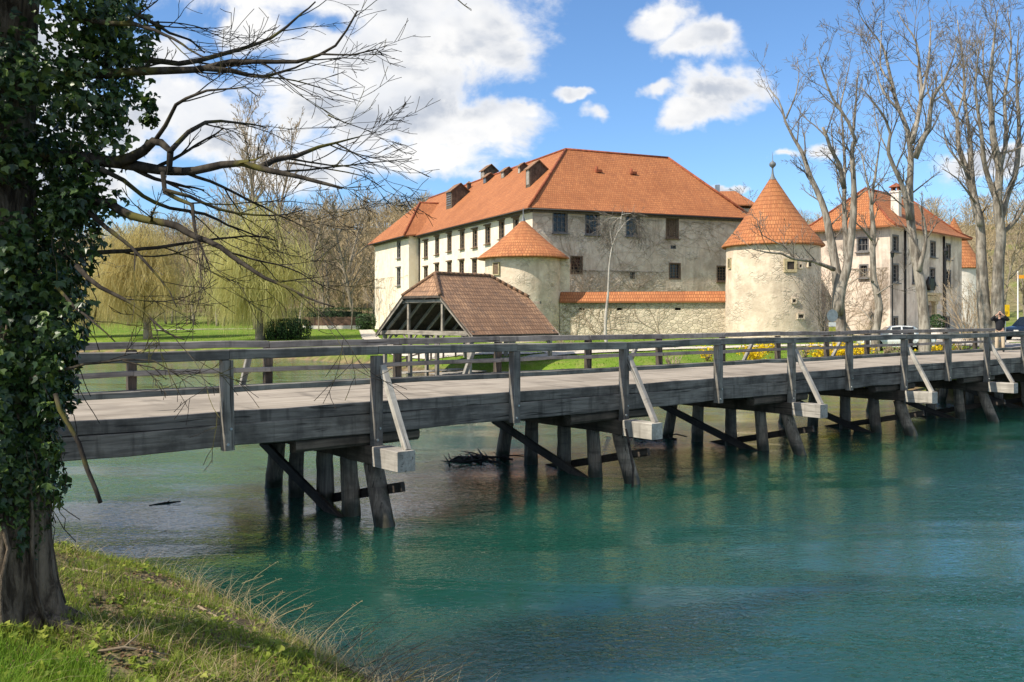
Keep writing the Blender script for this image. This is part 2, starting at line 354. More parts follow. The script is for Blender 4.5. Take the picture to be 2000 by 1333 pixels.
M['ivy'] = leafy('ivy_leaves', [(0.013, 0.032, 0.011), (0.024, 0.055, 0.016), (0.045, 0.088, 0.022), (0.14, 0.20, 0.035)], 0.22, 0.38, 0.45)
M['hedge'] = leafy('hedge_leaves', [(0.02, 0.045, 0.012), (0.035, 0.075, 0.02), (0.06, 0.11, 0.03)], 0.15, 0.5)
M['willow_y'] = leafy('yellow_willow', [(0.46, 0.37, 0.14), (0.62, 0.51, 0.21), (0.70, 0.61, 0.30)], 0.45, 0.7, 0.15, 0.6)
M['willow_g'] = leafy('green_willow', [(0.42, 0.38, 0.13), (0.58, 0.54, 0.20), (0.68, 0.64, 0.29)], 0.45, 0.7, 0.15, 0.6)
M['forsythia'] = leafy('forsythia_blossom', [(0.62, 0.40, 0.01), (0.80, 0.56, 0.015), (0.85, 0.65, 0.04)], 0.25, 0.7, 0.1)
M['grass'] = leafy('bank_grass', [(0.095, 0.145, 0.016), (0.19, 0.26, 0.028), (0.36, 0.38, 0.07)], 0.35, 0.6, 0.2, 1.2)
M['lawn_blades'] = leafy('lawn_grass', [(0.10, 0.20, 0.015), (0.17, 0.30, 0.02), (0.26, 0.37, 0.04)], 0.3, 0.6, 0.2, 0.7)
M['straw'] = leafy('dry_grass', [(0.28, 0.21, 0.11), (0.42, 0.33, 0.18), (0.55, 0.46, 0.28)], 0.2, 0.8, 0.1)
M['litter'] = leafy('leaf_litter', [(0.08, 0.05, 0.03), (0.17, 0.11, 0.06), (0.30, 0.22, 0.13)], 0.1, 0.85, 0.1)
M['forest'] = leafy('bare_wood_twigs', [(0.21, 0.16, 0.09), (0.35, 0.27, 0.155), (0.47, 0.37, 0.225)], 0.0, 0.95, 0.05, 0.03)
M['skin'] = plain('skin', (0.50, 0.30, 0.22), 0.6, 0.3, var=0.06)
M['path'] = plain('gravel_path', (0.56, 0.50, 0.41), 0.95, 0.1, var=0.18, scale=2.5)
M['asphalt'] = plain('pale_asphalt', (0.28, 0.26, 0.24), 0.95, 0.1, var=0.15, scale=3)

# water
wm, wt, wb = mat('river_water', 0.03, 0.5)
wb.inputs['IOR'].default_value = 1.45
wb.subsurface_method = 'BURLEY'; wb.inputs['Subsurface Weight'].default_value = 1.0; wb.inputs['Subsurface Radius'].default_value = (1.0, 1.0, 1.0); wb.inputs['Subsurface Scale'].default_value = 4.0
wg = wt.n('ShaderNodeNewGeometry').outputs['Position']
mur = wt.noise(wg, 0.07, 4, 0.5, 0.5)
wt.put(wb.inputs['Base Color'], wt.mix(wt.mr(mur, 0.35, 0.65), (0.009, 0.054, 0.038), (0.014, 0.072, 0.053)))
rp = wt.n('ShaderNodeMapping', {'Vector': wg, 'Rotation': (0, 0, math.radians(-32)), 'Scale': (1.0, 1.7, 1.0)}).outputs[0]
flow = wt.n('ShaderNodeMapping', {'Vector': wg, 'Rotation': (0, 0, math.radians(-62)), 'Scale': (0.10, 0.42, 1.0)}).outputs[0]
calm = wt.mr(wt.noise(flow, 1.0, 4, 0.55, 1.2), 0.38, 0.66, 0.16, 1.0)
r1 = wt.noise(rp, 2.6, 2, 0.5, 0.8); r2 = wt.noise(rp, 8.0, 2, 0.5, 0.9); r3 = wt.noise(rp, 0.7, 2, 0.5, 0.2)
r2 = wt.math('ABSOLUTE', wt.math('SUBTRACT', r2, 0.5))
hh = wt.math('ADD', wt.math('MULTIPLY', r3, 0.28), wt.math('MULTIPLY', calm, wt.math('SUBTRACT', wt.math('MULTIPLY', r1, 0.9), wt.math('MULTIPLY', r2, 1.3))))
wt.put(wb.inputs['Normal'], wt.bump(hh, 1.0, 0.028))
M['water'] = wm

# ---------------------------------------------------------------- terrain and water
NEAR = [(90, -60), (15, -6), (5, -.5), (2.2, 2.2), (1.2, 4.3), (.2, 6.4), (-.6, 7.8), (-1.5, 8.9), (-2.55, 10.0), (-3.85, 11.5), (-5.6, 12.7), (-8.6, 14.4), (-13, 20), (-20, 32), (-40, 60), (-75, 95)]
FAR = [(-90, 122), (-60, 103), (-30, 85), (-18, 77), (-10.4, 67), (-6, 58), (-2.5, 52.5), (1, 50), (5, 47.5), (9, 46), (14, 43.5), (18, 40.5), (20.5, 37), (24, 33), (34, 24), (60, 6), (140, -60)]
ROAD = [(26.4, 42.6), (30.5, 46.5), (35.5, 51.5), (41.5, 56.5), (49.5, 61.5), (68, 69)]
POLY = np.array(NEAR + FAR, dtype=float)
def river_sd(X, Y):
    """distance to the shoreline, positive on land; and True where the near bank is closest"""
    X = np.asarray(X, float); Y = np.asarray(Y, float)
    best = np.full(X.shape, 1e9); near = np.zeros(X.shape, bool); inside = np.zeros(X.shape, bool); n = len(POLY)
    for i in range(n):
        ax, ay = POLY[i]; bx, by = POLY[(i + 1) % n]
        dx, dy = bx - ax, by - ay
        crosses = ((ay > Y) != (by > Y)) & (X < dx * (Y - ay) / (dy if abs(dy) > 1e-9 else 1e-9) + ax)
        inside ^= crosses
        if i == len(NEAR) - 1 or i == n - 1: continue
        t = np.clip(((X - ax) * dx + (Y - ay) * dy) / (dx * dx + dy * dy), 0, 1)
        d = np.hypot(X - ax - t * dx, Y - ay - t * dy)
        m = d < best; best = np.where(m, d, best); near = np.where(m, i < len(NEAR) - 1, near)
    return np.where(inside, -best, best), near
def ground(X, Y, full=False):
    X = np.asarray(X, float); Y = np.asarray(Y, float)
    sd, near = river_sd(X, Y)
    d = np.maximum(sd, 0)
    bumps = 0.05 * np.sin(X * 2.3 + 1.3 * np.sin(Y * 1.7)) * np.sin(Y * 2.9 + X) + 0.03 * np.sin(X * 6.1 + Y * 3.3) * np.sin(Y * 5.3 - X * 2)
    zn = 1.25 * (1 - np.exp(-d / 2.2)) + 0.06 * np.minimum(d, 16) + bumps * sstep(d, 0, 0.6)
    zf = 1.35 * (1 - np.exp(-d / 1.5)) + 0.75 * sstep(d, 2, 32) + 0.3 * bumps * sstep(d, 0, 2)
    hill = (31 + 5 * np.sin(X * 0.016 + 1.2)) * sstep(Y, 138, 320) * (1 - 0.22 * sstep(X, -60, -160))
    hill2 = 24 * sstep(Y + 0.55 * (X - 60), 92, 250) * sstep(X, 50, 95)
    hm = np.maximum(hill, hill2)
    rd = np.full(X.shape, 1e9)                       # the road embankment behind the bridge
    for (ax, ay), (bx, by) in zip(ROAD, ROAD[1:]):
        dx, dy = bx - ax, by - ay; t = np.clip(((X - ax) * dx + (Y - ay) * dy) / (dx * dx + dy * dy), 0, 1)
        rd = np.minimum(rd, np.hypot(X - ax - t * dx, Y - ay - t * dy))
    zf = np.maximum(zf, np.where(sd > 0, 2.04 - 0.3 * np.maximum(0, rd - 3.3), -9))
    z = np.where(near, zn, zf + hm)
    z = np.where(sd < 0, np.maximum(-2.0, 0.55 * sd), z)
    return (z, sd, near, hm) if full else z
def gz(x, y): return float(ground(np.array([x]), np.array([y]))[0])
def G(px, Y): x = (px - HX) * Y / F; return Vector((x, Y, gz(x, Y)))
xs = np.concatenate([np.arange(-480, -60, 8), np.arange(-60, -12, 0.8), np.arange(-12, 3, 0.14), np.arange(3, 62, 0.7), np.arange(62, 480, 8)])
ys = np.concatenate([np.arange(-70, -6, 4), np.arange(-6, 3.5, 0.5), np.arange(3.5, 17, 0.14), np.arange(17, 60, 0.6), np.arange(60, 150, 1.2), np.arange(150, 760, 7)])
gx, gy = np.meshgrid(xs, ys); zz, sdv, nearv, hmv = ground(gx, gy, True)
nx, ny = len(xs), len(ys); ii = np.arange(nx * ny).reshape(ny, nx)
tf = np.stack([ii[:-1, :-1].ravel(), ii[:-1, 1:].ravel(), ii[1:, 1:].ravel(), ii[1:, :-1].ravel()], 1)
tm, tt, tb = mat('ground', 0.95, 0.1)
gp = tt.n('ShaderNodeNewGeometry').outputs['Position']
zone = tt.n('ShaderNodeAttribute', attribute_name='zone').outputs['Color']; zs = tt.n('ShaderNodeSeparateColor', {0: zone})
n1 = tt.noise(gp, 0.13, 5, 0.6); n2 = tt.noise(gp, 1.1, 5, 0.65); n3 = tt.noise(gp, 9.0, 5, 0.7)
lawn = tt.mix(tt.mr(n1, 0.35, 0.65), (0.11, 0.195, 0.018), (0.17, 0.25, 0.03))
lawn = tt.mix(tt.mr(n2, 0.45, 0.66, 0, 0.75), lawn, (0.25, 0.25, 0.07)); lawn = tt.mix(tt.mr(tt.noise(gp, 0.35, 4, 0.6), 0.52, 0.66, 0, 0.6), lawn, (0.075, 0.15, 0.015)); lawn = tt.mix(tt.mr(n3, 0.45, 0.7, 0, 0.6), lawn, (0.06, 0.12, 0.012))
bank = tt.mix(tt.mr(n2, 0.38, 0.62), (0.13, 0.10, 0.06), (0.11, 0.13, 0.03)); bank = tt.mix(tt.mr(n3, 0.42, 0.66, 0, 0.8), bank, (0.27, 0.21, 0.125)); bank = tt.mix(tt.mr(tt.noise(gp, 24, 3), 0.5, 0.7, 0, 0.7), bank, (0.04, 0.032, 0.02))
forest = tt.mix(tt.mr(n2, 0.35, 0.65), (0.15, 0.115, 0.07), (0.25, 0.20, 0.12)); forest = tt.mix(tt.mr(n1, 0.5, 0.68, 0, 0.7), forest, (0.17, 0.20, 0.05))
mud = tt.mix(tt.mr(n2, 0.4, 0.6), (0.13, 0.09, 0.055), (0.24, 0.17, 0.10))
gc = tt.mix(zs.outputs[1], lawn, bank); gc = tt.mix(zs.outputs[0], gc, forest); gc = tt.mix(zs.outputs[2], gc, mud)
tt.put(tb.inputs['Base Color'], gc); tt.put(tb.inputs['Normal'], tt.bump(tt.math('ADD', n3, n2), 0.7, 0.06))
ter = np_mesh('ground', np.stack([gx.ravel(), gy.ravel(), zz.ravel()], 1), tf, tm, smooth=True); tag(ter, kind='structure')
ca = ter.data.color_attributes.new('zone', 'FLOAT_COLOR', 'POINT')
grassy_hill = sstep(gx, 70, 95) * (1 - sstep(gy, 120, 170))
zc = np.stack([sstep(hmv, 0.2, 2.5) * (1 - grassy_hill), np.where(nearv, 1.0, 0.0), sstep(0.9 - sdv, 0, 0.7) * np.where(nearv, 0.8, 1.0), np.ones_like(gx)], -1)
ca.data.foreach_set('color', zc.reshape(-1).astype(np.float32))
wmb = MB(); wmb.add([(-480, -70, 0), (480, -70, 0), (480, 180, 0), (-480, 180, 0)], [(0, 1, 2, 3)])
tag(wmb.build('river_water', M['water']), kind='structure')

def ribbon(name, pts, w, m, lift=0.03, cat='path'):
    """a path or road: strip draped on the ground"""
    mb = MB(); pts = [Vector((p[0], p[1], 0)) for p in pts]; fine = []
    for a, b in zip(pts, pts[1:]):
        k = max(2, int((b - a).length / 1.0)); fine += [a.lerp(b, i / k) for i in range(k)]
    fine.append(pts[-1]); vs = []; n = len(fine); K = 5
    for i, p in enumerate(fine):
        t = (fine[min(i + 1, n - 1)] - fine[max(0, i - 1)]).normalized(); s = Vector((-t.y, t.x, 0))
        for j in range(K):
            q = p + s * (w * (j / (K - 1) - 0.5) * (1 + 0.08 * math.sin(i * 1.7 + j)))
            vs.append((q.x, q.y, gz(q.x, q.y) + lift))
    mb.add(vs, [(i * K + j, i * K + j + 1, (i + 1) * K + j + 1, (i + 1) * K + j) for i in range(n - 1) for j in range(K - 1)])
    return tag(mb.build(name, m, smooth=True), kind='structure')
ribbon('footpath', [(2, 57), (9, 58.5), (18, 60), (27, 59), (36, 56)], 1.9, M['path'], 0.06)
ribbon('footpath', [(9.5, 57.6), (3.5, 55.5), (0.8, 53.2)], 1.5, M['path'], 0.075)
ribbon('footpath', [(1.6, 56.2), (-5, 60.5), (-9.5, 70), (-14, 88), (-18.5, 112)], 1.7, M['path'], 0.07)
ribbon('footpath', [(-17, 116), (-30, 122), (-52, 124)], 1.5, M['path'], 0.06)

# ---------------------------------------------------------------- the timber bridge
BD = Vector((0.774, 0.633, 0)).normalized(); BN = Vector((-BD.y, BD.x, 0)); UP = Vector((0, 0, 1))
PN, PF, ZD = 13.6, 18.9, 2.1                                # near and far edge lines, deck height
def B(s, p, z): return BD * s + BN * p + UP * z
def s_at(px, p):
    r = Vector(((px - HX) / F, 1, 0)); t = p / r.dot(BN); return t * r.dot(BD)
rb = random.Random(11)
def timber(name, p0, p1, w, h, m, parent, up=UP, ch=0.012, jit=0.006, nseg=None):
    """one squared timber as an object of its own, local X along it, chamfered, a little uneven"""
    p0, p1 = Vector(p0), Vector(p1); X = p1 - p0; L = X.length; X.normalize(); Y = Vector(up).cross(X)
    if Y.length < 1e-4: Y = BN.cross(X)
    Y.normalize(); Z = X.cross(Y)
    a, b = w / 2, h / 2; ring = [(a - ch, b), (a, b - ch), (a, -b + ch), (a - ch, -b), (-a + ch, -b), (-a, -b + ch), (-a, b - ch), (-a + ch, b)]
    k = nseg or max(1, int(L / 0.8)); vs = []
    for i in range(k + 1):
        x = L * (i / k - 0.5); oy, oz = rb.gauss(0, jit), rb.gauss(0, jit)
        vs += [(x, y + oy + rb.gauss(0, jit * .4), z + oz + rb.gauss(0, jit * .4)) for y, z in ring]
    mb = MB(); mb.add(vs, [(i * 8 + (q + 1) % 8, i * 8 + q, (i + 1) * 8 + q, (i + 1) * 8 + (q + 1) % 8) for i in range(k) for q in range(8)] + [tuple(range(8)), tuple(k * 8 + 7 - q for q in range(8))])
    o = mb.build(name, m); mt = Matrix((X, Y, Z)).transposed().to_4x4(); mt.translation = (p0 + p1) / 2; o.matrix_basis = mt
    if parent is not None: setparent(o, parent)
    return o
bridge = tag(empty('timber_bridge', B(18, 16.2, 0)), 'long grey timber bridge with plain railings on rows of dark wooden piles', 'bridge')
S0, S1 = -6.0, 47.0
near_s = [s_at(x, PN) for x in (440, 730, 1000, 1213, 1397, 1540, 1653, 1760, 1846, 1922, 1995)]
st = (near_s[-1] - near_s[0]) / 10
near_s = [near_s[0] - 6.2, near_s[0] - 3.1] + near_s + [near_s[-1] + 3, near_s[-1] + 6, near_s[-1] + 9]
near_s = [s for s in near_s if S0 < s < S1]
bent_s = [s_at(x, PN) for x in (730, 1213, 1540, 1760, 1922)]; bent_s.append(bent_s[-1] + 5.9)
far_s = [s_at(x, PF) for x in (259, 526, 779, 975, 1152, 1292, 1415, 1523, 1618, 1697, 1781, 1850, 1908, 1962)]
far_s = [far_s[0] - 3, ] + far_s + [s for s in (far_s[-1] + 2.2,) if s < S1]
def is_bent(s): return any(abs(s - b) < 0.5 for b in bent_s)
# deck
L = S1 - S0; mb = MB(); k = 60; vs = []
for i in range(k + 1):
    x = L * (i / k - 0.5)
    for y, z in ((-2.63, -.10), (-2.63, -.012), (-1.2, .018), (0, .028), (1.2, .018), (2.63, -.012), (2.63, -.10)): vs.append((x, y, z + rb.gauss(0, .002)))
mb.add(vs, [(i * 7 + j, (i + 1) * 7 + j, (i + 1) * 7 + j + 1, i * 7 + j + 1) for i in range(k) for j in range(7 - 1)] + [(i * 7 + 6, (i + 1) * 7 + 6, (i + 1) * 7, i * 7) for i in range(k)])
dk = mb.build('deck', M['deck']); mt = Matrix((BD, BN, UP)).transposed().to_4x4(); mt.translation = B((S0 + S1) / 2, (PN + PF) / 2, ZD); dk.matrix_basis = mt; setparent(dk, bridge)
# side beams: a kerb plank above a girder, cut at the bents
cuts = [S0] + bent_s + [S1]
for side, p in ((-1, PN), (1, PF)):
    q = p - side * (-0.0)
    mids = [S0] + [s for s in (near_s if side < 0 else far_s)][1::2] + [S1]
    for a, b in zip(mids, mids[1:]): timber('kerb_plank', B(a + .006, p - side * .06, ZD - .075 + rb.gauss(0, .008)), B(b - .006, p - side * .06, ZD - .075 + rb.gauss(0, .008)), .14, .20, M['beam_wood'], bridge)
    for a, b in zip(cuts, cuts[1:]): timber('girder', B(a + .006, p - side * .09, ZD - .347), B(b - .006, p - side * .09, ZD - .347), .24, .34, M['beam_wood'], bridge, jit=0.009)
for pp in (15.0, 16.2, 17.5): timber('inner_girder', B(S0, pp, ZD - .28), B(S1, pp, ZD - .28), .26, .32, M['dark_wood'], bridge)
def bolt(par, pos, nrm, r=0.022):
    mb = MB(); mb.tube([pos, pos + nrm * .022], [r, r], 8, smooth=False); mb.build('bolt', M['metal_grey'], par)
# railing
def railing(ss, p, side, rw, top_h, top_w, z_low, low_h, top_m, pm):
    rail_z = 1.0
    for i, s in enumerate(ss):
        bent = is_bent(s) if side < 0 else False
        zb = (1.36 if bent else ZD - .56) if side < 0 else ZD - .35
        po = timber('post', B(s, p + side * .09, zb), B(s + rb.gauss(0, .012), p + side * .09 + rb.gauss(0, .012), ZD + rail_z - top_h), .17, .17, pm, bridge, up=BN, jit=.004)
        if side < 0: bolt(po, B(s - .03, p - .09 - .085, ZD - .46 if not bent else ZD - .62), -BN); bolt(po, B(s + .02, p - .09 - .085, ZD - .22 if not bent else ZD - .42), -BN)
    j = [rb.gauss(0, .012) for _ in ss]; ends = [S0] + list(ss) + [S1]; j = [0] + j + [0]
    for i in range(len(ends) - 1):
        timber('top_rail', B(ends[i] + .004, p + side * .07, ZD + rail_z - top_h / 2 + j[i]), B(ends[i + 1] - .004, p + side * .07, ZD + rail_z - top_h / 2 + j[i + 1]), top_w, top_h, top_m, bridge, jit=.006)
        timber('lower_rail', B(ends[i] + .004, p - side * .045, z_low + .5 * j[i]), B(ends[i + 1] - .004, p - side * .045, z_low + .5 * j[i + 1]), .08, low_h, top_m, bridge, jit=.006)
railing(near_s, PN, -1, 1.0, .155, .20, ZD + .375, .095, M['rail_wood'], M['rail_wood'])
railing(far_s, PF, 1, 1.0, .15, .18, ZD + .36, .105, M['far_rail_wood'], M['brown_wood'])
# bents: cap beam reaching out over the water on both sides, corbels, five leaning piles, crossed planks, a raking strut to the railing
for bi, s in enumerate(bent_s):
    cap = timber('cap_beam', B(s + .02, PN - 1.02, 1.205), B(s + .02, PF + 1.0, 1.205), .30, .315, M['brown_wood'], bridge, jit=.006)
    box = timber('beam_end', B(s + .02, PN - 1.035, 1.205), B(s + .02, PN - .20, 1.205), .345, .345, M['pale_wood'], bridge, jit=.003)
    for a in (-1, 1):
        timber('strut', B(s + .09 if a < 0 else s + .02, PN - .14 if a < 0 else PF + .16, ZD + .66), B(s + .12 if a < 0 else s, PN - .90 if a < 0 else PF + .92, 1.37), .105, .125, M['pale_wood'], bridge, up=BD, jit=.003)
    for p, m_ in ((PN + .17, M['brown_wood']), (15.0, M['dark_wood']), (16.2, M['dark_wood']), (17.5, M['dark_wood']), (PF - .17, M['brown_wood'])):
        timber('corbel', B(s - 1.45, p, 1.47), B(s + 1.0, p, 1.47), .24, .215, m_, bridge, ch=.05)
    for (pb, pt, ds) in ((PN - .33, PN + .12, .05), (14.4, 14.5, 0), (15.5, 15.5, .04), (16.65, 16.6, -.02), (17.85, 17.6, .03)):
        z0 = -.9; k = 10; pts, rad = [], []
        ex = (pb - pt) / 1.15
        for i in range(k + 1):
            z = 1.06 + (z0 - 1.06) * i / k
            pts.append(B(s + ds + rb.gauss(0, .006), pt + ex * (1.06 - z), z)); rad.append((.155 + .03 * i / k) * (1 + rb.gauss(0, .025)))
        mb = MB(); ph = rb.random()
        mb.tube(pts, rad, 12, smooth=True)
        for vi in range(len(mb.v)):                                   # hewn, slightly square section with splits
            kk = vi % 12; f = 1 + .07 * math.cos(4 * (2 * math.pi * kk / 12 + ph)) - (.10 if kk == int(ph * 12) else 0)
            c = pts[vi // 12]; mb.v[vi] = tuple(c + (Vector(mb.v[vi]) - c) * f)
        o = mb.build('pile', M['pile_wood'])
        c = B(s, pb, 0); mt = Matrix.Rotation(math.radians(90), 4, 'Y'); mt.translation = c
        o.data.transform(mt.inverted()); o.matrix_basis = mt; setparent(o, bridge)
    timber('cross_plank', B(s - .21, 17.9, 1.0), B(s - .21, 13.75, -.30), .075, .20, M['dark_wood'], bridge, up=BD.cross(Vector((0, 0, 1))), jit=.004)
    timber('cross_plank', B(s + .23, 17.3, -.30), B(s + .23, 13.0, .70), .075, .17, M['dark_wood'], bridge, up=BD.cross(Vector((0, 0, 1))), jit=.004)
# abutments
for s, nm in ((S0 + .5, 'a'), (S1 - .8, 'b')): timber('abutment', B(s, PN - .2, .9), B(s, PF + .2, .9), .5, 2.2, M['brown_wood'], bridge)
# the road beyond
def strip(name, pts, w, m, z):
    mb = MB(); vs = []
    for i, p in enumerate(pts):
        p = Vector((p[0], p[1], 0)); t = (Vector((*pts[min(i + 1, len(pts) - 1)], 0)) - Vector((*pts[max(i - 1, 0)], 0))).normalized(); s = Vector((-t.y, t.x, 0))
        for j in (-.5, .5): q = p + s * w * j; vs.append((q.x, q.y, max(z, gz(q.x, q.y) + .04)))
    mb.add(vs, [(2 * i, 2 * i + 2, 2 * i + 3, 2 * i + 1) for i in range(len(pts) - 1)]); return tag(mb.build(name, m), kind='structure')
ribbon('road', [(26.2, 42.3)] + ROAD, 6.2, M['asphalt'], 0.045)
ribbon('forecourt', [(27, 62), (33, 67), (40, 73), (47, 79), (54, 86)], 13.0, M['path'], 0.03)
ribbon('road', [(32.5, 48.5), (31, 56), (27.5, 63), (25.5, 66)], 3.6, M['asphalt'], 0.06)

# ---------------------------------------------------------------- buildings
def facade(mb, P0, u, Lx, z0, z1, ops, nrm, depth=0.28, mi=0):
    """a wall face from P0 along u with real openings (u0, v0, w, h) set back by reveals"""
    u = Vector(u); P0 = Vector(P0); nrm = Vector(nrm)
    X = sorted({0.0, Lx, *[o[0] for o in ops], *[o[0] + o[2] for o in ops]}); Z = sorted({z0, z1, *[o[1] for o in ops], *[o[1] + o[3] for o in ops]})
    def at(x, z, d=0): return Vector((P0.x, P0.y, 0)) + u * x + UP * z - nrm * d
    flip = u.cross(UP).dot(nrm) < 0
    def q(a): mb.add(a[::-1] if flip else a, [(0, 1, 2, 3)], mi=mi)
    for i in range(len(X) - 1):
        for j in range(len(Z) - 1):
            cx, cz = (X[i] + X[i + 1]) / 2, (Z[j] + Z[j + 1]) / 2
            if any(o[0] < cx < o[0] + o[2] and o[1] < cz < o[1] + o[3] for o in ops): continue
            q([at(X[i], Z[j]), at(X[i + 1], Z[j]), at(X[i + 1], Z[j + 1]), at(X[i], Z[j + 1])])
    for (a, b, w, h) in ops:
        q([at(a, b), at(a, b, depth), at(a, b + h, depth), at(a, b + h)]); q([at(a + w, b, depth), at(a + w, b), at(a + w, b + h), at(a + w, b + h, depth)])
        q([at(a, b), at(a + w, b), at(a + w, b, depth), at(a, b, depth)]); q([at(a, b + h, depth), at(a + w, b + h, depth), at(a + w, b + h), at(a, b + h)])
def window(par, P0, u, nrm, o, fm, bars=(1, 2), depth=0.22, sill=True, lintel=False, shutter=False, surround=0.10, glassm=None):
    """window > frame with glazing bars; children pane and sill"""
    a, b, w, h = o; u = Vector(u); nrm = Vector(nrm); O = Vector((P0[0], P0[1], 0))
    def at(x, z, d): return O + u * x + UP * z + nrm * d
    mb = MB(); ax = (u, nrm, UP); sr = surround
    for (x0, x1, z0, z1) in ((a - sr, a, b - sr, b + h + sr), (a + w, a + w + sr, b - sr, b + h + sr), (a, a + w, b + h, b + h + sr), (a, a + w, b - sr, b)):
        mb.box(at((x0 + x1) / 2, (z0 + z1) / 2, -.04), (x1 - x0, .14, z1 - z0), ax)
    t = .055
    for i in range(1, bars[0] + 1): mb.box(at(a + w * i / (bars[0] + 1), b + h / 2, -depth + .03), (t, .05, h), ax)
    for i in range(1, bars[1] + 1): mb.box(at(a + w / 2, b + h * i / (bars[1] + 1), -depth + .031), (w, .044, t * .8), ax)
    for x in (a + t / 2, a + w - t / 2): mb.box(at(x, b + h / 2, -depth + .032), (t, .06, h), ax)
    for z in (b + t / 2, b + h - t / 2): mb.box(at(a + w / 2, z, -depth + .033), (w - 2 * t, .062, t), ax)
    f = mb.build('window', fm, par)
    g = MB(); g.box(at(a + w / 2, b + h / 2, -depth - .01), (w + .02, .02, h + .02), ax); g.build('pane', glassm or (M['frame_wood'] if shutter else M['glass']), f)
    if sill:
        s = MB(); s.box(at(a + w / 2, b - sr - .045, .07), (w + 2 * sr + .14, .34, .09), ax); s.build('sill', fm, f)
    if lintel:
        s = MB(); s.box(at(a + w / 2, b + h + sr + .07, .06), (w + 2 * sr + .3, .26, .14), ax); s.build('lintel', fm, f)
    return f
def hit(px, py, P0, u, nrm):
    """the point of a vertical wall plane seen at a pixel -> (u, z)"""
    r = Vector(((px - HX) / F, 1, (HY - py) / F)); o = Vector((0, 0, CH)); P0 = Vector((P0[0], P0[1], 0)); nrm = Vector(nrm)
    t = (P0 - o).dot(nrm) / r.dot(nrm); p = o + r * t
    return (p - P0).dot(Vector(u)), p.z
def opening(px, py, wpx, hpx, P0, u, nrm, wmin=None):
    x0, z0 = hit(px, py + hpx / 2, P0, u, nrm); x1, z1 = hit(px, py - hpx / 2, P0, u, nrm)
    w = abs(hit(px + wpx / 2, py, P0, u, nrm)[0] - hit(px - wpx / 2, py, P0, u, nrm)[0])
    if wmin: w = wmin
    xm = (x0 + x1) / 2
    return (xm - w / 2, z0, w, z1 - z0)
def V2(x, y): return Vector((x, y, 0))

# --- the palace: a long sunlit range going back to the left, a grey front range, one hipped roof
C0 = V2(1.92, 83); uf = V2(.932, .361).normalized(); ul = V2(-.437, .899).normalized()
nf = V2(uf.y, -uf.x); nl = V2(-ul.y, ul.x)                       # outward normals (front: towards the river; left: towards the sun)
if nl.dot(V2(-1, 0)) < 0: nl = -nl
EZ = 14.0; LF, LL, D = 23.3, 47.5, 7.46
palace = tag(empty('castle_palace', C0), 'big castle palace with steep orange roof, cream long side and weathered grey front', 'castle')
w_front = [(1094, 434, 25, 39), (1157, 438, 24, 38), (1236, 441, 23, 38), (1313, 446, 21, 36)]; w_low = [(1126, 518, 20, 31), (1318, 530, 19, 28), (1410, 535, 17, 27)]
ops = [opening(*w, C0, uf, nf) for w in w_front + w_low] + [opening(1235, 538, 8, 12, C0, uf, nf), opening(1315, 483, 9, 5, C0, uf, nf)]
mb = MB(); facade(mb, C0, uf, LF, 1.0, EZ, ops, nf)
PR = C0 + uf * LF; mb.add([PR + UP * 1, PR + ul * 14 + UP * 1, PR + ul * 14 + UP * EZ, PR + UP * EZ], [(0, 1, 2, 3)])
PB = C0 + ul * 14 + uf * LF; mb.add([PB + UP * 1, C0 + ul * 14 + uf * 14 + UP * 1, C0 + ul * 14 + uf * 14 + UP * EZ, PB + UP * EZ], [(0, 1, 2, 3)])
mb.build('wall', M['render_grey'], palace)
for i, o in enumerate(ops[:4]): window(palace, C0, uf, nf, o, M['frame_wood'] if i == 3 else M['frame_grey'], (2, 3) if i < 3 else (3, 0), lintel=True, shutter=i == 3, surround=.13)
for i, o in enumerate(ops[4:7]): window(palace, C0, uf, nf, o, M['frame_wood'], (2, 4), surround=.12, sill=i == 2)
for o in ops[7:]: window(palace, C0, uf, nf, o, M['frame_grey'], (0, 0), sill=False, surround=.05)
# long side
w_up = [(854, 480), (878, 474), (903, 469), (928, 466), (953, 459), (980, 449), (1008, 444)]; w_dn = [(832, 536), (853.5, 530), (878, 526), (902, 523), (927, 521), (955, 518)]
opl = [opening(x, y, 6, 31, C0, ul, nl, 1.0) for x, y in w_up] + [opening(x, y, 6, 24, C0, ul, nl, 1.0) for x, y in w_dn] + [opening(832, 487, 6, 29, C0, ul, nl, 1.1)]
WB0, WB1, WP = 31.0, 45.2, 1.35                                    # the slightly projecting wing at the far end
mb = MB(); facade(mb, C0, ul, WB0, 1.0, EZ, [o for o in opl if o[0] + o[2] < WB0 - .3], nl)
mb.build('wall', M['render_cream'], palace)
for o in opl:
    if o[0] + o[2] < WB0 - .3: window(palace, C0, ul, nl, o, M['frame_wood'], (1, 3), surround=.15, lintel=True)
# wing
Wc = C0 + ul * WB0 + nl * WP
opw = [opening(779, 488, 9, 30, Wc, ul, nl, 1.15), opening(779, 541, 9, 31, Wc, ul, nl, 1.15)]
mb = MB(); facade(mb, Wc, ul, WB1 - WB0, .8, EZ, opw, nl)
sideN = nf
mb.add([Wc + UP * .8, Wc - nl * WP + UP * .8, Wc - nl * WP + UP * EZ, Wc + UP * EZ], [(0, 1, 2, 3)])
We = Wc + ul * (WB1 - WB0); mb.add([We + UP * .8, We - nl * 14 + UP * .8, We - nl * 14 + UP * EZ, We + UP * EZ], [(3, 2, 1, 0)])
mb.build('wall', M['render_cream'], palace)
for o in opw: window(palace, Wc, ul, nl, o, M['frame_grey'], (1, 3), surround=.15, lintel=True)
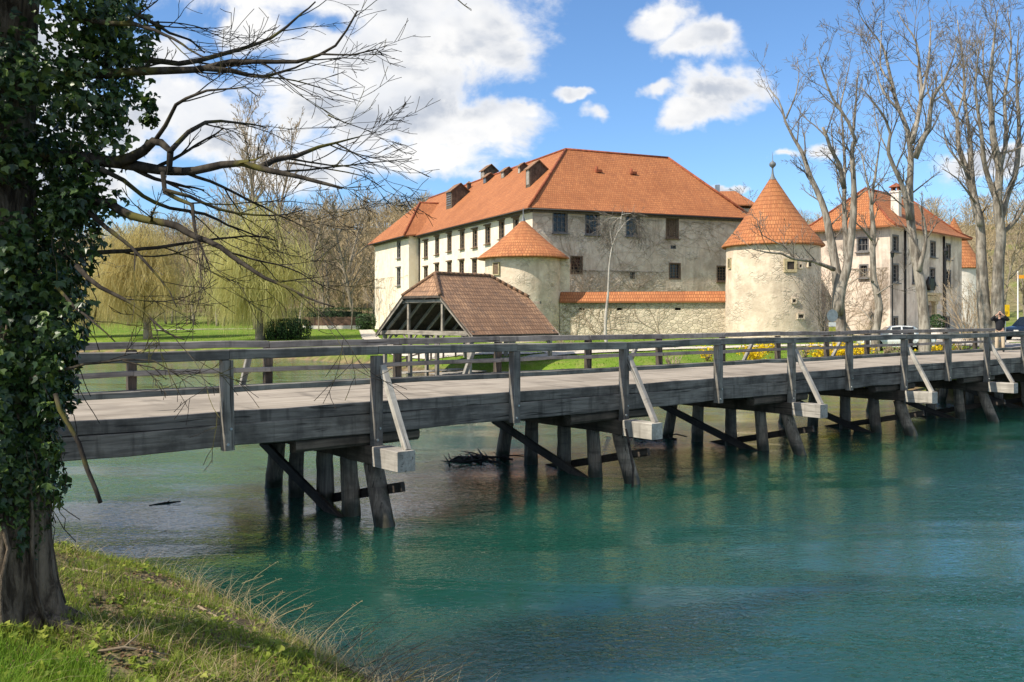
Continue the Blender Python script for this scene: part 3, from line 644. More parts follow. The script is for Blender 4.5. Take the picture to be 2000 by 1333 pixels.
# roofs
OV = .72; RZ = 21.2; rf = MB()
def e(a, b, z): return C0 + uf * a + ul * b + UP * z
nl_in = -nl
R1 = e(D, D, RZ); R2 = e(19.75, D, RZ - .1); R3 = e(D, LL + .4, RZ - .2)
A = e(-OV, -OV, EZ - .1); Bq = e(LF + OV + .3, -OV, EZ - .1); Bm = e(LF - 1.5, D * .5, EZ + 3.55)
def flare(a, b, r0, r1, up=0.55, frac=.12):
    """a slope whose lowest part is flatter (sprocketed eaves): returns eave pts and break pts"""
    return a, b, a.lerp(r0, frac) + UP * (-.18), b.lerp(r1, frac) + UP * (-.18)
a, b, a2, b2 = flare(A, Bq, R1, R2)
rf.roof([a, b, b2, a2], .18); rf.roof([a2, b2, R2, R1], .18)
Bk = e(LF + OV, 2 * D + OV, EZ - .1); a, b, a2, b2 = flare(Bq, Bk, R2, R2)
rf.roof([a, b, b2, a2], .18); rf.roof([a2, b2, R2], .18)
Dl = e(-OV, LL, EZ - .1); a, b, a2, b2 = flare(Dl, A, R3, R1)
rf.roof([a, b, b2, a2], .18); rf.roof([a2, b2, R1, R3], .18)
rf.roof([Bk, e(2 * D, 2 * D, EZ - .1), R1, R2], .18); rf.roof([e(2 * D + OV, 2 * D, EZ - .1), e(2 * D + OV, LL, EZ - .1), R3, R1], .18)
rf.roof([e(2 * D, LL, EZ - .1), Dl, R3], .18)
wm_ = (WB0 + WB1) / 2; wa = -WP - OV - .1
apx = e(2.6, wm_, 19.0); ri = e(6.2, wm_, 19.0)
q1, q2 = e(wa, WB0 - OV, EZ - .12), e(wa, WB1 + OV, EZ - .12)
rf.roof([q2, q1, apx], .18); rf.roof([q1, e(0.2, WB0 - OV, EZ + .1), ri, apx], .18); rf.roof([e(0.2, WB1 + OV, EZ + .1), q2, apx, ri], .18)
roof = rf.build('roof', [M['tile_new']], palace)
# ridge tiles and eaves boards
rd = MB()
for p, q in ((R1, R2), (R1, R3), (A, R1), (R2, Bq), (q1, apx), (apx, ri)):
    rd.tube([p + UP * .04, q + UP * .04], [.13, .13], 6)
rd.build('ridge_tile', M['tile_ridge'], roof)
gt = MB()
for p, q in ((A, Bq), (Dl, A), (q1, q2)): gt.tube([p + UP * -.14 + nf * .03, q + UP * -.14 + nf * .03], [.075, .075], 6)
gt.build('gutter', M['metal_dark'], roof)
dpx = e(-.12, WB0 - .35, 0); mb = MB(); mb.tube([dpx + UP * z for z in (13.7, 13.0, 8, 2)], [.09] * 4, 6); mb.build('downpipe', M['metal_dark'], palace)
co_ = MB()
for (P0, u, n_, Lx) in ((C0, uf, nf, LF), (C0, ul, nl, WB0), (Wc, ul, nl, WB1 - WB0)):
    co_.box(P0 + u * (Lx / 2) + n_ * .12 + UP * (EZ - .32), (Lx, .24, .26), (u, n_, UP))
co_.build('cornice', M['frame_grey'], palace)
# dormers, ventilators and chimneys on the long slope
def slope_pt(px, py):
    n = (A - Dl).cross(R3 - Dl).normalized(); r = Vector(((px - HX) / F, 1, (HY - py) / F)); o = Vector((0, 0, CH)); return o + r * ((Dl - o).dot(n) / r.dot(n))
def dormer(px, py, w, h, dpt, face, louvre=False):
    """gabled roof dormer looking out over the long slope"""
    p = slope_pt(px, py); n = nl; t = ul
    mb = MB(); mb.box(p - n * (dpt / 2) + UP * (h / 2 - .4), (w, dpt, h + .8), (t, n, UP)); d = mb.build('dormer', M['brown_wood'], palace)
    top = p + UP * h; r = MB(); hh = dpt * .42; o_ = .2
    md = -n * (dpt / 2)
    for s in (-1, 1):                                               # ridge parallel to the big roof's ridge
        e1, e2 = top + md + n * s * (dpt / 2 + o_) + t * (w / 2 + o_) - UP * .12, top + md + n * s * (dpt / 2 + o_) - t * (w / 2 + o_) - UP * .12; r2, r1 = top + md + UP * hh + t * (w / 2 + o_), top + md + UP * hh - t * (w / 2 + o_)
        r.roof([e1, e2, r1, r2] if s > 0 else [e2, e1, r2, r1], .10)
    r.build('dormer_roof', M['tile_old'], d)
    g = MB(); [g.add([top + t * s_ * (w / 2), top - n * dpt + t * s_ * (w / 2), top + md + UP * (hh - .12) + t * s_ * (w / 2)], [(0, 1, 2)]) for s_ in (-1, 1)]; g.build('gable', M['brown_wood'], d)
    f = MB()
    if louvre:
        for i in range(6): f.box(p + n * .03 + UP * (h * (.2 + .13 * i)), (w * .72, .05, .08), (t, n, UP))
        f.build('louvre', M['metal_grey'], d)
    else:
        f.box(p + n * .02 + UP * (h * .52), (w * .62, .05, h * .78), (t, n, UP)); f.build('hatch', M['pale_wood'], d)
dormer(877, 408, 1.9, 2.2, 2.3, 0, True); dormer(947, 360, 1.0, .95, 1.05, 0, True); dormer(982, 350, .95, 1.0, 1.0, 0); dormer(1031, 366, .95, 1.95, 1.95, 0); dormer(943, 349, 1.3, 1.1, 1.7, 0); dormer(1014, 341, .6, 1.0, .8, 0)
def stack(px, py, w, h, m=None):
    p = slope_pt(px, py); mb = MB(); mb.box(p + UP * (h / 2 - .4), (w, w, h + .8), (uf, ul, UP)); c = mb.build('chimney', m or M['dark_wood'], palace)
    r = MB(); t = p + UP * h; cs = [t + uf * (i * w * .75) + ul * (j * w * .75) for i, j in ((-1, -1), (1, -1), (1, 1), (-1, 1))]; ap = t + UP * w * .8
    for i in range(4): r.roof([cs[i], cs[(i + 1) % 4], ap], .05)
    r.build('chimney_cap', M['tile_old'], c)
stack(916, 371, .4, .8)
def front_pt(px, py):
    n = (b2_ - a2_).cross(R1 - a2_).normalized(); r = Vector(((px - HX) / F, 1, (HY - py) / F)); o = Vector((0, 0, CH)); return o + r * ((a2_ - o).dot(n) / r.dot(n))
a_, b_, a2_, b2_ = flare(A, Bq, R1, R2)
for x, y in ((1165, 336), (1233, 340)):
    p = front_pt(x, y); mb = MB(); mb.tube([p - UP * .3, p + UP * .55], [.17, .15], 8); mb.box(p + UP * .1 + uf * .3, (.5, .4, .25), (uf, ul, UP)); mb.build('roof_vent', M['tile_ridge'], palace)
# little gabled piece behind the right end
bk = tag(empty('gate_building', P(1440, 640, 108)), 'small castle building with low orange hipped roof peeping out behind the palace', 'building')
q = P(1444, 622, 108); q.z = 0; mb = MB(); mb.box(q + V2(0, 3.5) + UP * 8.5, (3.6, 6.8, 17.0)); mb.build('wall', M['render_grey'], bk)
r = MB(); zt = 17.4; x0, x1, y0, y1 = q.x - 2.6, q.x + 2.1, q.y - .5, q.y + 7.6; rl, rr = Vector((q.x - 1.6, q.y + 3.5, 19.6)), Vector((q.x + .4, q.y + 3.5, 19.6))
r.roof([(x0, y0, zt), (x1, y0, zt), rr, rl], .15); r.roof([(x1, y0, zt), (x1, y1, zt), rr], .15); r.roof([(x1, y1, zt), (x0, y1, zt), rl, rr], .15); r.roof([(x0, y1, zt), (x0, y0, zt), rl], .15); r.build('roof', M['tile_new'], bk)
mb = MB(); mb.box((q.x - 2.75, q.y - .3, zt + .9), (.5, .5, 3.0)); mb.build('chimney', M['metal_grey'], bk)

# --- round towers
rt = random.Random(5)
def lump(amp, seed):
    return lambda g, z: amp * (mnoise.noise(Vector((math.cos(g) * 2.2 + seed, math.sin(g) * 2.2, z * .55))) + .5 * mnoise.noise(Vector((math.cos(g) * 6 + seed, math.sin(g) * 6, z * 1.8))))
def tower(name, label, c, r, zb, ze, za, ro, wallm, seed, finial=True, batter=.12):
    t = tag(empty(name, (c[0], c[1], zb)), label, 'tower')
    mb = MB(); zs_ = [zb - .8 + (ze - zb + 1.0) * i / 22 for i in range(23)]
    mb.lathe((c[0], c[1], 0), [(r + batter * (1 - i / 22), z) for i, z in enumerate(zs_)], 72, jit=lump(.055, seed)); mb.build('wall', wallm, t)
    rf = MB(); H = za - ze
    prof = [(ro - .10, ze - .22), (ro, ze - .16), (ro, ze - .08)] + [(ro * ((1 - f) * .90 + .10 * (1 - f) ** 5), ze + H * f) for f in (0.10, .2, .3, .4, .5, .6, .7, .8, .9, .96)] + [(.03, za)]
    rf.lathe((c[0], c[1], 0), prof, 64, uv=True); rf.lathe((c[0], c[1], 0), [(r - .1, ze - .21), (ro - .10, ze - .22)], 64)
    o = rf.build('roof', M['tile_cone'], t)
    if finial == 'spike':
        f = MB(); f.lathe((c[0], c[1], za - .35), [(.26, 0), (.14, .35), (.05, .6), (.03, 1.3), (.004, 1.35)], 10); f.build('finial', M['lead'], o)
    elif finial:
        f = MB(); f.lathe((c[0], c[1], za - .45), [(.30, 0), (.16, .25), (.09, .5), (.06, .9), (.10, 1.0), (.24, 1.12), (.28, 1.25), (.24, 1.38), (.08, 1.5), (.03, 1.6), (.02, 2.0), (.005, 2.3)], 12); f.build('finial', M['lead'], o)
    return t
T1c = V2(22 / F * 77, 77); T2c = V2(509 / F * 72, 72)
tw1 = tower('round_tower', 'squat round tower with orange cone roof at the palace corner, behind the shed', T1c, 3.28, 1.8, 8.9, 12.2, 4.0, M['tower_stone'], 3.1, 'spike')
tw2 = tower('round_tower', 'tall round stone tower with pointed orange cone roof, right of the low wall', T2c, 3.68, 1.8, 9.55, 15.3, 4.05, M['tower_stone'], 8.4)
def tower_window(t, c, r, px, py, w, h, fm, frame=.22, glassm=None):
    ray = Vector(((px - HX) / F, 1, 0)); # nearest hit with the wall
    a = ray.x ** 2 + 1; b = -2 * (ray.x * c.x + c.y); cc = c.x ** 2 + c.y ** 2 - (r + .06) ** 2; tt_ = (-b - math.sqrt(max(0, b * b - 4 * a * cc))) / (2 * a)
    p = Vector((ray.x * tt_, tt_, CH - (py - HY) * tt_ / F)); n = V2(p.x - c.x, p.y - c.y).normalized(); u = V2(-n.y, n.x)
    mb = MB(); 
    for dx, dz, sx, sz in ((-(w + frame) / 2, 0, frame, h + 2 * frame), ((w + frame) / 2, 0, frame, h + 2 * frame), (0, (h + frame) / 2, w, frame), (0, -(h + frame) / 2, w, frame)):
        mb.box(p + u * dx + UP * dz - n * .10, (sx, .34, sz), (u, n, UP))
    f = mb.build('window', fm, t); g = MB(); g.box(p - n * .09, (w, .20, h), (u, n, UP)); g.build('pane', glassm or M['dark_wood'], f)
tower_window(tw2, T2c, 3.70, 1544, 519, .58, .60, M['frame_stone']); tower_window(tw2, T2c, 3.72, 1551, 588, .26, .24, M['tower_stone'], .10); tower_window(tw2, T2c, 3.74, 1564, 618, .46, .26, M['tower_stone'], .10)
tower_window(tw2, T2c, 3.7, 1563, 520, .22, .24, M['tower_stone'], .08); tower_window(tw2, T2c, 3.7, 1425, 515, .3, .7, M['frame_stone'], .10); tower_window(tw2, T2c, 3.7, 1581, 516, .3, .4, M['tower_stone'], .06)
tower_window(tw1, T1c, 3.34, 969, 525, .58, .95, M['frame_stone'], .07, M['frame_wood'])
bt = MB(); bp = P(1099, 640, 76.2); bt.box(Vector((bp.x + .1, bp.y + 1.4, 5.0)), (1.0, 3.0, 7.4)); bt.build('buttress', M['tower_stone'], tw1)
# far tower behind the gate house
T3c = V2(863 / F * 100, 100)
tower('round_tower', 'farthest round tower with orange cone roof, half hidden behind the pale gate house', T3c, 2.9, 2.2, 9.3, 15.0, 3.15, M['white_render'], 2.2, finial=False)

# --- curtain wall between the two towers
cw = tag(empty('curtain_wall', (11, 74, 1.8)), 'low rubble stone wall with narrow orange tiled coping between the two round towers', 'wall')
Wa, Wb = V2(4.1, 75.6), V2(18.6, 72.8); wu = (Wb - Wa).normalized(); wn_ = V2(wu.y, -wu.x); wl = (Wb - Wa).length
opc = [opening(x, y, 11, 5, Wa, wu, wn_) for x, y in ((1136, 604), (1210, 604), (1324, 604))]
mb = MB(); facade(mb, Wa, wu, wl, 1.0, 5.05, opc, wn_, .5); mb.add([Wa - wn_ * .7 + UP * 1, Wb - wn_ * .7 + UP * 1, Wb - wn_ * .7 + UP * 5.05, Wa - wn_ * .7 + UP * 5.05], [(3, 2, 1, 0)])
for o in opc: mb.box(Wa + wu * (o[0] + o[2] / 2) - wn_ * .48 + UP * (o[1] + o[3] / 2), (o[2] + .04, .05, o[3] + .04), (wu, wn_, UP), 1)
mb.build('wall', [M['stone_wall'], M['dark_wood']], cw)
r = MB(); e1, e2 = Wa + wn_ * .32 + UP * 5.02, Wb + wn_ * .32 + UP * 5.02; k1, k2 = Wb - wn_ * .4 + UP * 5.85, Wa - wn_ * .4 + UP * 5.85
r.roof([e1, e2, k1, k2], .12); r.roof([Wb - wn_ * 1.1 + UP * 5.02, Wa - wn_ * 1.1 + UP * 5.02, k2, k1], .12); r.build('coping', M['tile_new'], cw)

# --- gate house on the right
H0 = V2(32.7, 76.6); hr, hl = V2(.707, .707), V2(-.707, .707); hn, hm_ = V2(.707, -.707), V2(-.707, -.707)
HEZ, HL, HR = 11.7, 7.6, 17.8
house = tag(empty('gate_house', H0), 'three storey pale house with hipped orange roof and tall white chimney behind the bare trees', 'house')
oa = [opening(x, y, w, h, H0, hl, hm_) for x, y, w, h in ((1685, 478, 19, 24), (1687, 530, 13, 22))]
ob = [opening(x, y, w, h, H0, hr, hn) for x, y, w, h in ((1749, 476, 10, 28), (1787, 483, 9, 27), (1822, 487, 9, 27), (1852, 492, 8, 27), (1749, 534, 10, 32), (1787, 537, 9, 30), (1821, 540, 9, 29), (1852, 544, 8, 28), (1749, 631, 8, 20), (1850, 630, 8, 20))]
od = opening(1812, 622, 14, 52, H0, hr, hn); od = (od[0], 1.2, od[2], 3.6)
mb = MB(); facade(mb, H0, hl, HL, 1.0, HEZ, oa, hm_); facade(mb, H0, hr, HR, 1.0, HEZ, ob + [od], hn)
mb.add([H0 + hl * HL + UP, H0 + hl * HL + hr * HR + UP, H0 + hl * HL + hr * HR + UP * HEZ, H0 + hl * HL + UP * HEZ], [(3, 2, 1, 0)]); mb.add([H0 + hr * HR + UP, H0 + hr * HR + hl * HL + UP, H0 + hr * HR + hl * HL + UP * HEZ, H0 + hr * HR + UP * HEZ], [(0, 1, 2, 3)])
mb.build('wall', M['house_render'], house)
for o in oa: window(house, H0, hl, hm_, o, M['frame_grey'], (2, 1), surround=.12)
for o in ob: window(house, H0, hr, hn, o, M['frame_grey'], (1, 3), surround=.14, sill=o[1] > 4)
def hp(x, z, d): return H0 + hr * x + hn * d + UP * z
dr = MB(); dr.box(hp(od[0] + od[2] / 2, od[1] + od[3] / 2, -.22), (od[2] + .05, .06, od[3] + .05), (hr, hn, UP)); door = dr.build('door', M['brown_wood'], house)
pt = MB()
for x in (od[0] - .32, od[0] + od[2] + .32): pt.box(hp(x, 3.0, .12), (.5, .36, 3.9), (hr, hn, UP)); pt.box(hp(x, 5.05, .16), (.66, .5, .28), (hr, hn, UP))
pt.box(hp(od[0] + od[2] / 2, 5.45, .18), (od[2] + 1.7, .6, .5), (hr, hn, UP)); pt.box(hp(od[0] + od[2] / 2, 5.85, .22), (od[2] + 2.1, .8, .22), (hr, hn, UP)); pt.build('door_surround', M['frame_stone'], house)
cr = MB(); cc = hp(od[0] + od[2] / 2, 6.75, .3)
cr.box(cc, (1.0, .25, 1.1), (hr, hn, UP))
for s in (-1, 1): cr.tube([cc + hr * s * .5 - UP * .5, cc + hr * s * .8, cc + hr * s * .6 + UP * .7], [.16, .2, .08], 6)
cr.build('stone_crest', M['metal_dark'], house)
mb = MB(); 
for x in (3.1, 12.6): mb.tube([hp(x, z, .10) for z in (HEZ - .2, 8, 4, 1.5)], [.10] * 4, 6)
mb.build('downpipe', M['metal_dark'], house)
rf = MB(); o_ = .75; ez = HEZ - .1
def he(a, b, z): return H0 + hr * a + hl * b + UP * z
k1, k2 = he(3.8, HL / 2, 15.6), he(HR - 3.6, HL / 2, 15.6); c1, c2, c3, c4 = he(-o_, -o_, ez), he(HR + o_, -o_, ez), he(HR + o_, HL + o_, ez), he(-o_, HL + o_, ez)
def two(a, b, r0, r1):
    fr = .22; a2, b2 = a.lerp(r0, fr) - UP * .28, b.lerp(r1, fr) - UP * .28
    rf.roof([a, b, b2, a2], .15); rf.roof([a2, b2, r1, r0] if (r0 - r1).length > .01 else [a2, b2, r0], .15)
two(c1, c2, k1, k2); two(c2, c3, k2, k2); two(c3, c4, k2, k1); two(c4, c1, k1, k1)
hroof = rf.build('roof', M['tile_new'], house)
rd = MB()
for p, q in ((k1, k2), (k1, c1), (k1, c4), (k2, c2)):
    rd.tube([p + UP * .03, p.lerp(q, .78) - UP * (.25 if q is not k2 else 0), q + UP * .03], [.11] * 3, 6)
rd.build('ridge_tile', M['tile_ridge'], hroof)
chp = he(4.6, 1.3, 13.6); mb = MB(); mb.box(chp - UP * .5, (.70, .70, 4.2), (hr, hl, UP)); mb.box(chp + UP * 1.52, (.9, .9, .16), (hr, hl, UP))
ch = mb.build('chimney', M['white_render'], hroof); r = MB(); t = chp + UP * 1.92
for i, j in ((-1, -1), (1, -1), (1, 1), (-1, 1)): r.box(t + hr * i * .26 + hl * j * .26 - UP * .15, (.16, .16, .4), (hr, hl, UP))
cs = [t + UP * .05 + hr * i * .5 + hl * j * .5 for i, j in ((-1, -1), (1, -1), (1, 1), (-1, 1))]
for i in range(4): r.roof([cs[i], cs[(i + 1) % 4], t + UP * .45], .06)
r.build('chimney_cap', M['tile_ridge'], ch)
# brick buttressed low building between the tower and the gate house
lw = tag(empty('side_wall', (28, 78, 2)), 'short shaded wall with sloping buttress between the tall round tower and the pale house', 'wall')
a0 = V2(25.0, 74.5); a1 = he(0, 6.5, 0); du = (V2(a1.x, a1.y) - a0).normalized(); dn = V2(du.y, -du.x)
mb = MB(); ll_ = (V2(a1.x, a1.y) - a0).length; mb.box(a0 + du * ll_ / 2 - dn * .4 + UP * 4.0, (ll_, .8, 6.4), (du, dn, UP)); mb.build('wall', M['render_grey'], lw)
r = MB(); r.roof([a0 + dn * .2 + UP * 7.2, a0 + du * ll_ + dn * .2 + UP * 7.2, a0 + du * ll_ - dn * 1.0 + UP * 8.2, a0 - dn * 1.0 + UP * 8.2], .15); r.build('coping', M['tile_new'], lw)

# --- the open timber shed on the shore
S_0 = V2(-2.3, 48.0); su = V2(-5.3, 5.0).normalized(); sv = V2(5, 5.3).normalized(); SW, SLn = 7.3, 6.65
sv = V2(su.y, -su.x) if V2(su.y, -su.x).dot(sv) > 0 else V2(-su.y, su.x)
shed = tag(empty('timber_shed', S_0), 'open timber shed on posts with mossy brown tiled half-hipped roof at the water', 'shed')
def sp(a, b, z): return S_0 + su * a + sv * b + UP * z
EZs, RZs, HZs = 2.95, 6.17, 4.87; ov = .45
def rz(a): return EZs + (RZs - EZs) * (1 - abs(a - SW / 2) / (SW / 2 + ov))
mid = SW / 2; hw = (SW / 2 + ov) * (RZs - HZs) / (RZs - EZs)
rg0, rg1 = sp(mid, .75, RZs), sp(mid, SLn - 1.4, RZs)
rf = MB(); EE = EZs - .25
n0, n1 = sp(-ov, -.35, EE), sp(-ov, SLn + .35, EE); f0, f1 = sp(SW + ov, -.35, EE), sp(SW + ov, SLn + .35, EE)
h0n, h0f = sp(mid - hw, -.35, HZs), sp(mid + hw, -.35, HZs); h1n, h1f = sp(mid - hw, SLn + .35, HZs), sp(mid + hw, SLn + .35, HZs)
rf.roof([n0, n1, h1n, rg1, rg0, h0n], .13, 0, 1); rf.roof([f1, f0, h0f, rg0, rg1, h1f], .13, 0, 1)
rf.roof([h0f, h0n, rg0], .13, 0, 1); rf.roof([h1n, h1f, rg1], .13, 0, 1)
sroof = rf.build('roof', [M['tile_old'], M['brown_wood']], shed)
rd = MB()
for p, q in ((rg0, rg1), (rg0, h0n), (rg0, h0f), (rg1, h1n), (rg1, h1f)):
    m_ = int((q - p).length / .35)
    for i in range(m_): rd.tube([p.lerp(q, i / m_) + UP * .05, p.lerp(q, (i + .96) / m_) + UP * .02], [.10, .12], 7)
rd.build('ridge_tile', M['tile_old'], sroof)
posts = [(0, 0), (0, SLn / 2), (0, SLn), (SW, 0), (SW, SLn / 2), (SW, SLn), (SW * .36, 0), (SW * .68, 0), (SW * .5, SLn)]
for a, b in posts:
    p = sp(a, b, 0); timber('post', (p.x, p.y, min(gz(p.x, p.y), .0) - .6), (p.x, p.y, EZs - .28), .20, .20, M['shed_wood'], shed, up=su)
for b in (0, SLn): timber('tie_beam', sp(-.3, b, EZs - .18), sp(SW + .3, b, EZs - .18), .20, .24, M['shed_wood'], shed)
for a in (0, SW): timber('wall_plate', sp(a, -.3, EZs - .20), sp(a, SLn + .3, EZs - .20), .20, .22, M['shed_wood'], shed)
for (a, b, da, db) in ((0, 0, 1, 0), (0, 0, 0, 1), (SW * .36, 0, 1, 0), (SW * .36, 0, -1, 0), (SW * .68, 0, 1, 0), (SW * .68, 0, -1, 0), (SW, 0, -1, 0), (SW, 0, 0, 1), (0, SLn / 2, 0, 1), (0, SLn / 2, 0, -1), (0, SLn, 0, -1), (0, SLn, 1, 0), (SW, SLn, -1, 0), (SW, SLn / 2, 0, 1)):
    timber('knee_brace', sp(a, b, EZs - .95), sp(a + da * .62, b + db * .62, EZs - .28), .10, .10, M['shed_wood'], shed, up=su + sv * .3)
for b in (-.30, SLn + .30):
    for s in (-1, 1): timber('barge_board', sp(mid + s * (mid + ov + .05), b, EE - .16), sp(mid + s * hw, b, HZs - .16), .06, .20, M['shed_wood'], shed)
    timber('collar', sp(mid - hw, b * .2 + (SLn if b > 0 else 0), HZs - .30), sp(mid + hw, b * .2 + (SLn if b > 0 else 0), HZs - .30), .16, .18, M['shed_wood'], shed)
for a in (SW * .30, SW * .70): timber('king_post', sp(a, .02, EZs - .06), sp(a, .02, rz(a) - .35), .15, .15, M['shed_wood'], shed, up=su)
for b in (1.1, 2.2, 3.3, 4.4, 5.5):
    for s in (-1, 1): timber('rafter', sp(mid + s * (mid + ov - .1), b, EE - .2), sp(mid + s * .1, b, RZs - .32), .12, .16, M['pale_wood'], shed)
for s in (-1, 1): timber('raking_strut', sp(mid + s * mid * .95, .05, EZs), sp(mid + s * hw * .9, .05, HZs - .35), .14, .16, M['shed_wood'], shed)
for s in (-1, 1): timber('purlin', sp(mid + s * hw * 1.05, -.2, HZs - .34), sp(mid + s * hw * 1.05, SLn + .2, HZs - .34), .16, .18, M['shed_wood'], shed)

# ---------------------------------------------------------------- trees
def smooth_path(pts, step):
    pts = [Vector(p) for p in pts]; ext = [pts[0] * 2 - pts[1]] + pts + [pts[-1] * 2 - pts[-2]]; out = []
    for i in range(1, len(ext) - 2):
        p0, p1, p2, p3 = ext[i - 1:i + 3]; k = max(1, int((p2 - p1).length / step))
        for j in range(k):
            t = j / k; out.append(0.5 * (2 * p1 + (p2 - p0) * t + (2 * p0 - 5 * p1 + 4 * p2 - p3) * t * t + (3 * p1 - p0 - 3 * p2 + p3) * t ** 3))
    out.append(pts[-1]); return out
def rdir(rng): return Vector((rng.gauss(0, 1), rng.gauss(0, 1), rng.gauss(0, 1))).normalized()
def grow(mb, p, d, L, r, lvl, rng, o):
    """a branch and, level by level, its side branches and twigs"""
    k = max(2, min(9, int(L / o['seg']) + 1)); d = Vector(d).normalized(); pts = [Vector(p)]; ds = [d.copy()]
    for i in range(k):
        d = (d + rdir(rng) * o['wob'] + UP * o['up']).normalized(); pts.append(pts[-1] + d * (L / k)); ds.append(d.copy())
    tip = o.get('tip', .35); rad = [max(o['rmin'], r * (1 - (1 - tip) * i / k)) for i in range(k + 1)]
    (mb[0] if r > o['split'] else mb[1]).tube(pts, rad, 7 if r > .12 else (5 if r > .04 else 3), cap=False)
    if lvl <= 0: return
    n = o['kids'][lvl - 1]; n = int(n) + (rng.random() < n % 1)
    for j in range(n):
        t = o.get('t0', .25) + (1 - o.get('t0', .25)) * (j + rng.random()) / n; x = min(k - 1e-3, t * k); i = int(x)
        q = pts[i].lerp(pts[i + 1], x - i); side = ds[i + 1].cross(rdir(rng)).normalized(); a = math.radians(rng.uniform(*o['ang']))
        grow(mb, q, ds[i + 1] * math.cos(a) + side * math.sin(a), L * o['ratio'] * rng.uniform(.6, 1.15) * (1.15 - .5 * t), max(o['rmin'], rad[i] * .58), lvl - 1, rng, o)
def limb(mb, px, Ya, Yb, r0, r1, step=.25, n=7, wob=0.0, rng=None):
    m = len(px); pts = [P(x, y, Ya + (Yb - Ya) * i / (m - 1)) for i, (x, y) in enumerate(px)]; pts = smooth_path(pts, step)
    if wob: pts = [pts[0]] + [p + rdir(rng) * wob for p in pts[1:-1]] + [pts[-1]]
    rad = [(r0 + (r1 - r0) * i / (len(pts) - 1)) * (1 + .12 * mnoise.noise(pts[i] * (1.4 / max(.05, r0 * 6)))) for i in range(len(pts))]; mb.tube(pts, rad, n); return pts, rad
def sprout(mb, pr, rng, every, Lr, lvl, o, t0=.15, rr=.5, bias=Vector((0, 0, 0)), flat=0.0):
    pts, rad = pr; acc = 0; total = sum((b - a).length for a, b in zip(pts, pts[1:])); run = 0
    for a, b, r in zip(pts, pts[1:], rad):
        sgm = (b - a).length; run += sgm; acc += sgm
        if run < t0 * total: acc = 0; continue
        while acc > every:
            acc -= every * rng.uniform(.6, 1.4); d = (b - a).normalized(); s = d.cross(rdir(rng)).normalized(); s.y *= (1 - flat)
            an = math.radians(rng.uniform(*o['ang'])); grow(mb, a.lerp(b, rng.random()), d * math.cos(an) + s * math.sin(an) + bias, rng.uniform(*Lr), max(o['rmin'], min(r * rr, .05)), lvl, rng, o)
def np_leaves(name, c, nrm, size, m, parent=None, rng=None, fold=.18, aspect=1.0):
    """many small folded leaves, each four points, as one mesh"""
    c = np.asarray(c, float); N = len(c); nrm = np.asarray(nrm, float); nrm /= np.linalg.norm(nrm, axis=1)[:, None] + 1e-9
    t = rng.normal(size=(N, 3)); t -= nrm * (t * nrm).sum(1)[:, None]; t /= np.linalg.norm(t, axis=1)[:, None] + 1e-9; b = np.cross(nrm, t); s = np.asarray(size)[:, None]
    v = np.stack([c - t * s * .5, c + b * s * .48 * aspect + nrm * s * fold, c + t * s * .62, c - b * s * .48 * aspect + nrm * s * fold], 1).reshape(-1, 3)
    i = np.arange(N)[:, None] * 4; f = np.concatenate([i + np.array([[0, 1, 2]]), i + np.array([[0, 2, 3]])], 0)
    return np_mesh(name, v, f, m, parent)
def np_ivy(name, c, nrm, size, m, parent, rng):
    """three-lobed leaves"""
    N = len(c); nrm = nrm / (np.linalg.norm(nrm, axis=1)[:, None] + 1e-9); d = np.array([0, 0, -1.0]) + rng.normal(0, .5, (N, 3)); t = d - nrm * (d * nrm).sum(1)[:, None]; t /= np.linalg.norm(t, axis=1)[:, None] + 1e-9; b = np.cross(nrm, t); s = size[:, None]
    sh = [(-.42, 0, 0), (-.30, .42, .10), (.02, .52, .16), (.10, .22, .04), (.62, 0, .02), (.10, -.22, .04), (.02, -.52, .16), (-.30, -.42, .10)]
    v = np.stack([c + t * s * a + b * s * e + nrm * s * (k - .1) * rng.uniform(.4, 1.6, (N, 1)) for a, e, k in sh], 1).reshape(-1, 3)
    f = (np.arange(N)[:, None, None] * 8 + np.array([[0, 1, 2], [0, 2, 3], [0, 3, 4], [0, 4, 5], [0, 5, 6], [0, 6, 7]])[None]).reshape(-1, 3); return np_mesh(name, v, f, m, parent)
def np_blades(name, base, h, w, lean, m, parent=None, rng=None, k=3):
    """grass blades: bent ribbons of k steps"""
    N = len(base); az = rng.uniform(0, 2 * np.pi, N); side = np.stack([np.cos(az), np.sin(az), np.zeros(N)], 1); la = az + np.pi / 2 + rng.normal(0, .5, N)
    ld = np.stack([np.cos(la), np.sin(la), np.zeros(N)], 1); vs = []
    for i in range(k):
        t = i / k; c = base + ld * (lean * h * t * t)[:, None] + np.array([0, 0, 1.0]) * (h * (t - .35 * np.minimum(lean, 1.2) * t * t))[:, None]; ww = (w * (1 - .75 * t) / 2)[:, None]
        vs += [c - side * ww, c + side * ww]
    vs.append(base + ld * (lean * h)[:, None] + np.array([0, 0, 1.0]) * (h * (1 - .35 * np.minimum(lean, 1.2)))[:, None])
    v = np.stack(vs, 1).reshape(-1, 3); nv = 2 * k + 1; tri = []
    for i in range(k - 1): tri += [[2 * i, 2 * i + 1, 2 * i + 2], [2 * i + 1, 2 * i + 3, 2 * i + 2]]
    tri.append([2 * k - 2, 2 * k - 1, 2 * k]); f = (np.arange(N)[:, None, None] * nv + np.array(tri)[None]).reshape(-1, 3)
    return np_mesh(name, v, f, m, parent)

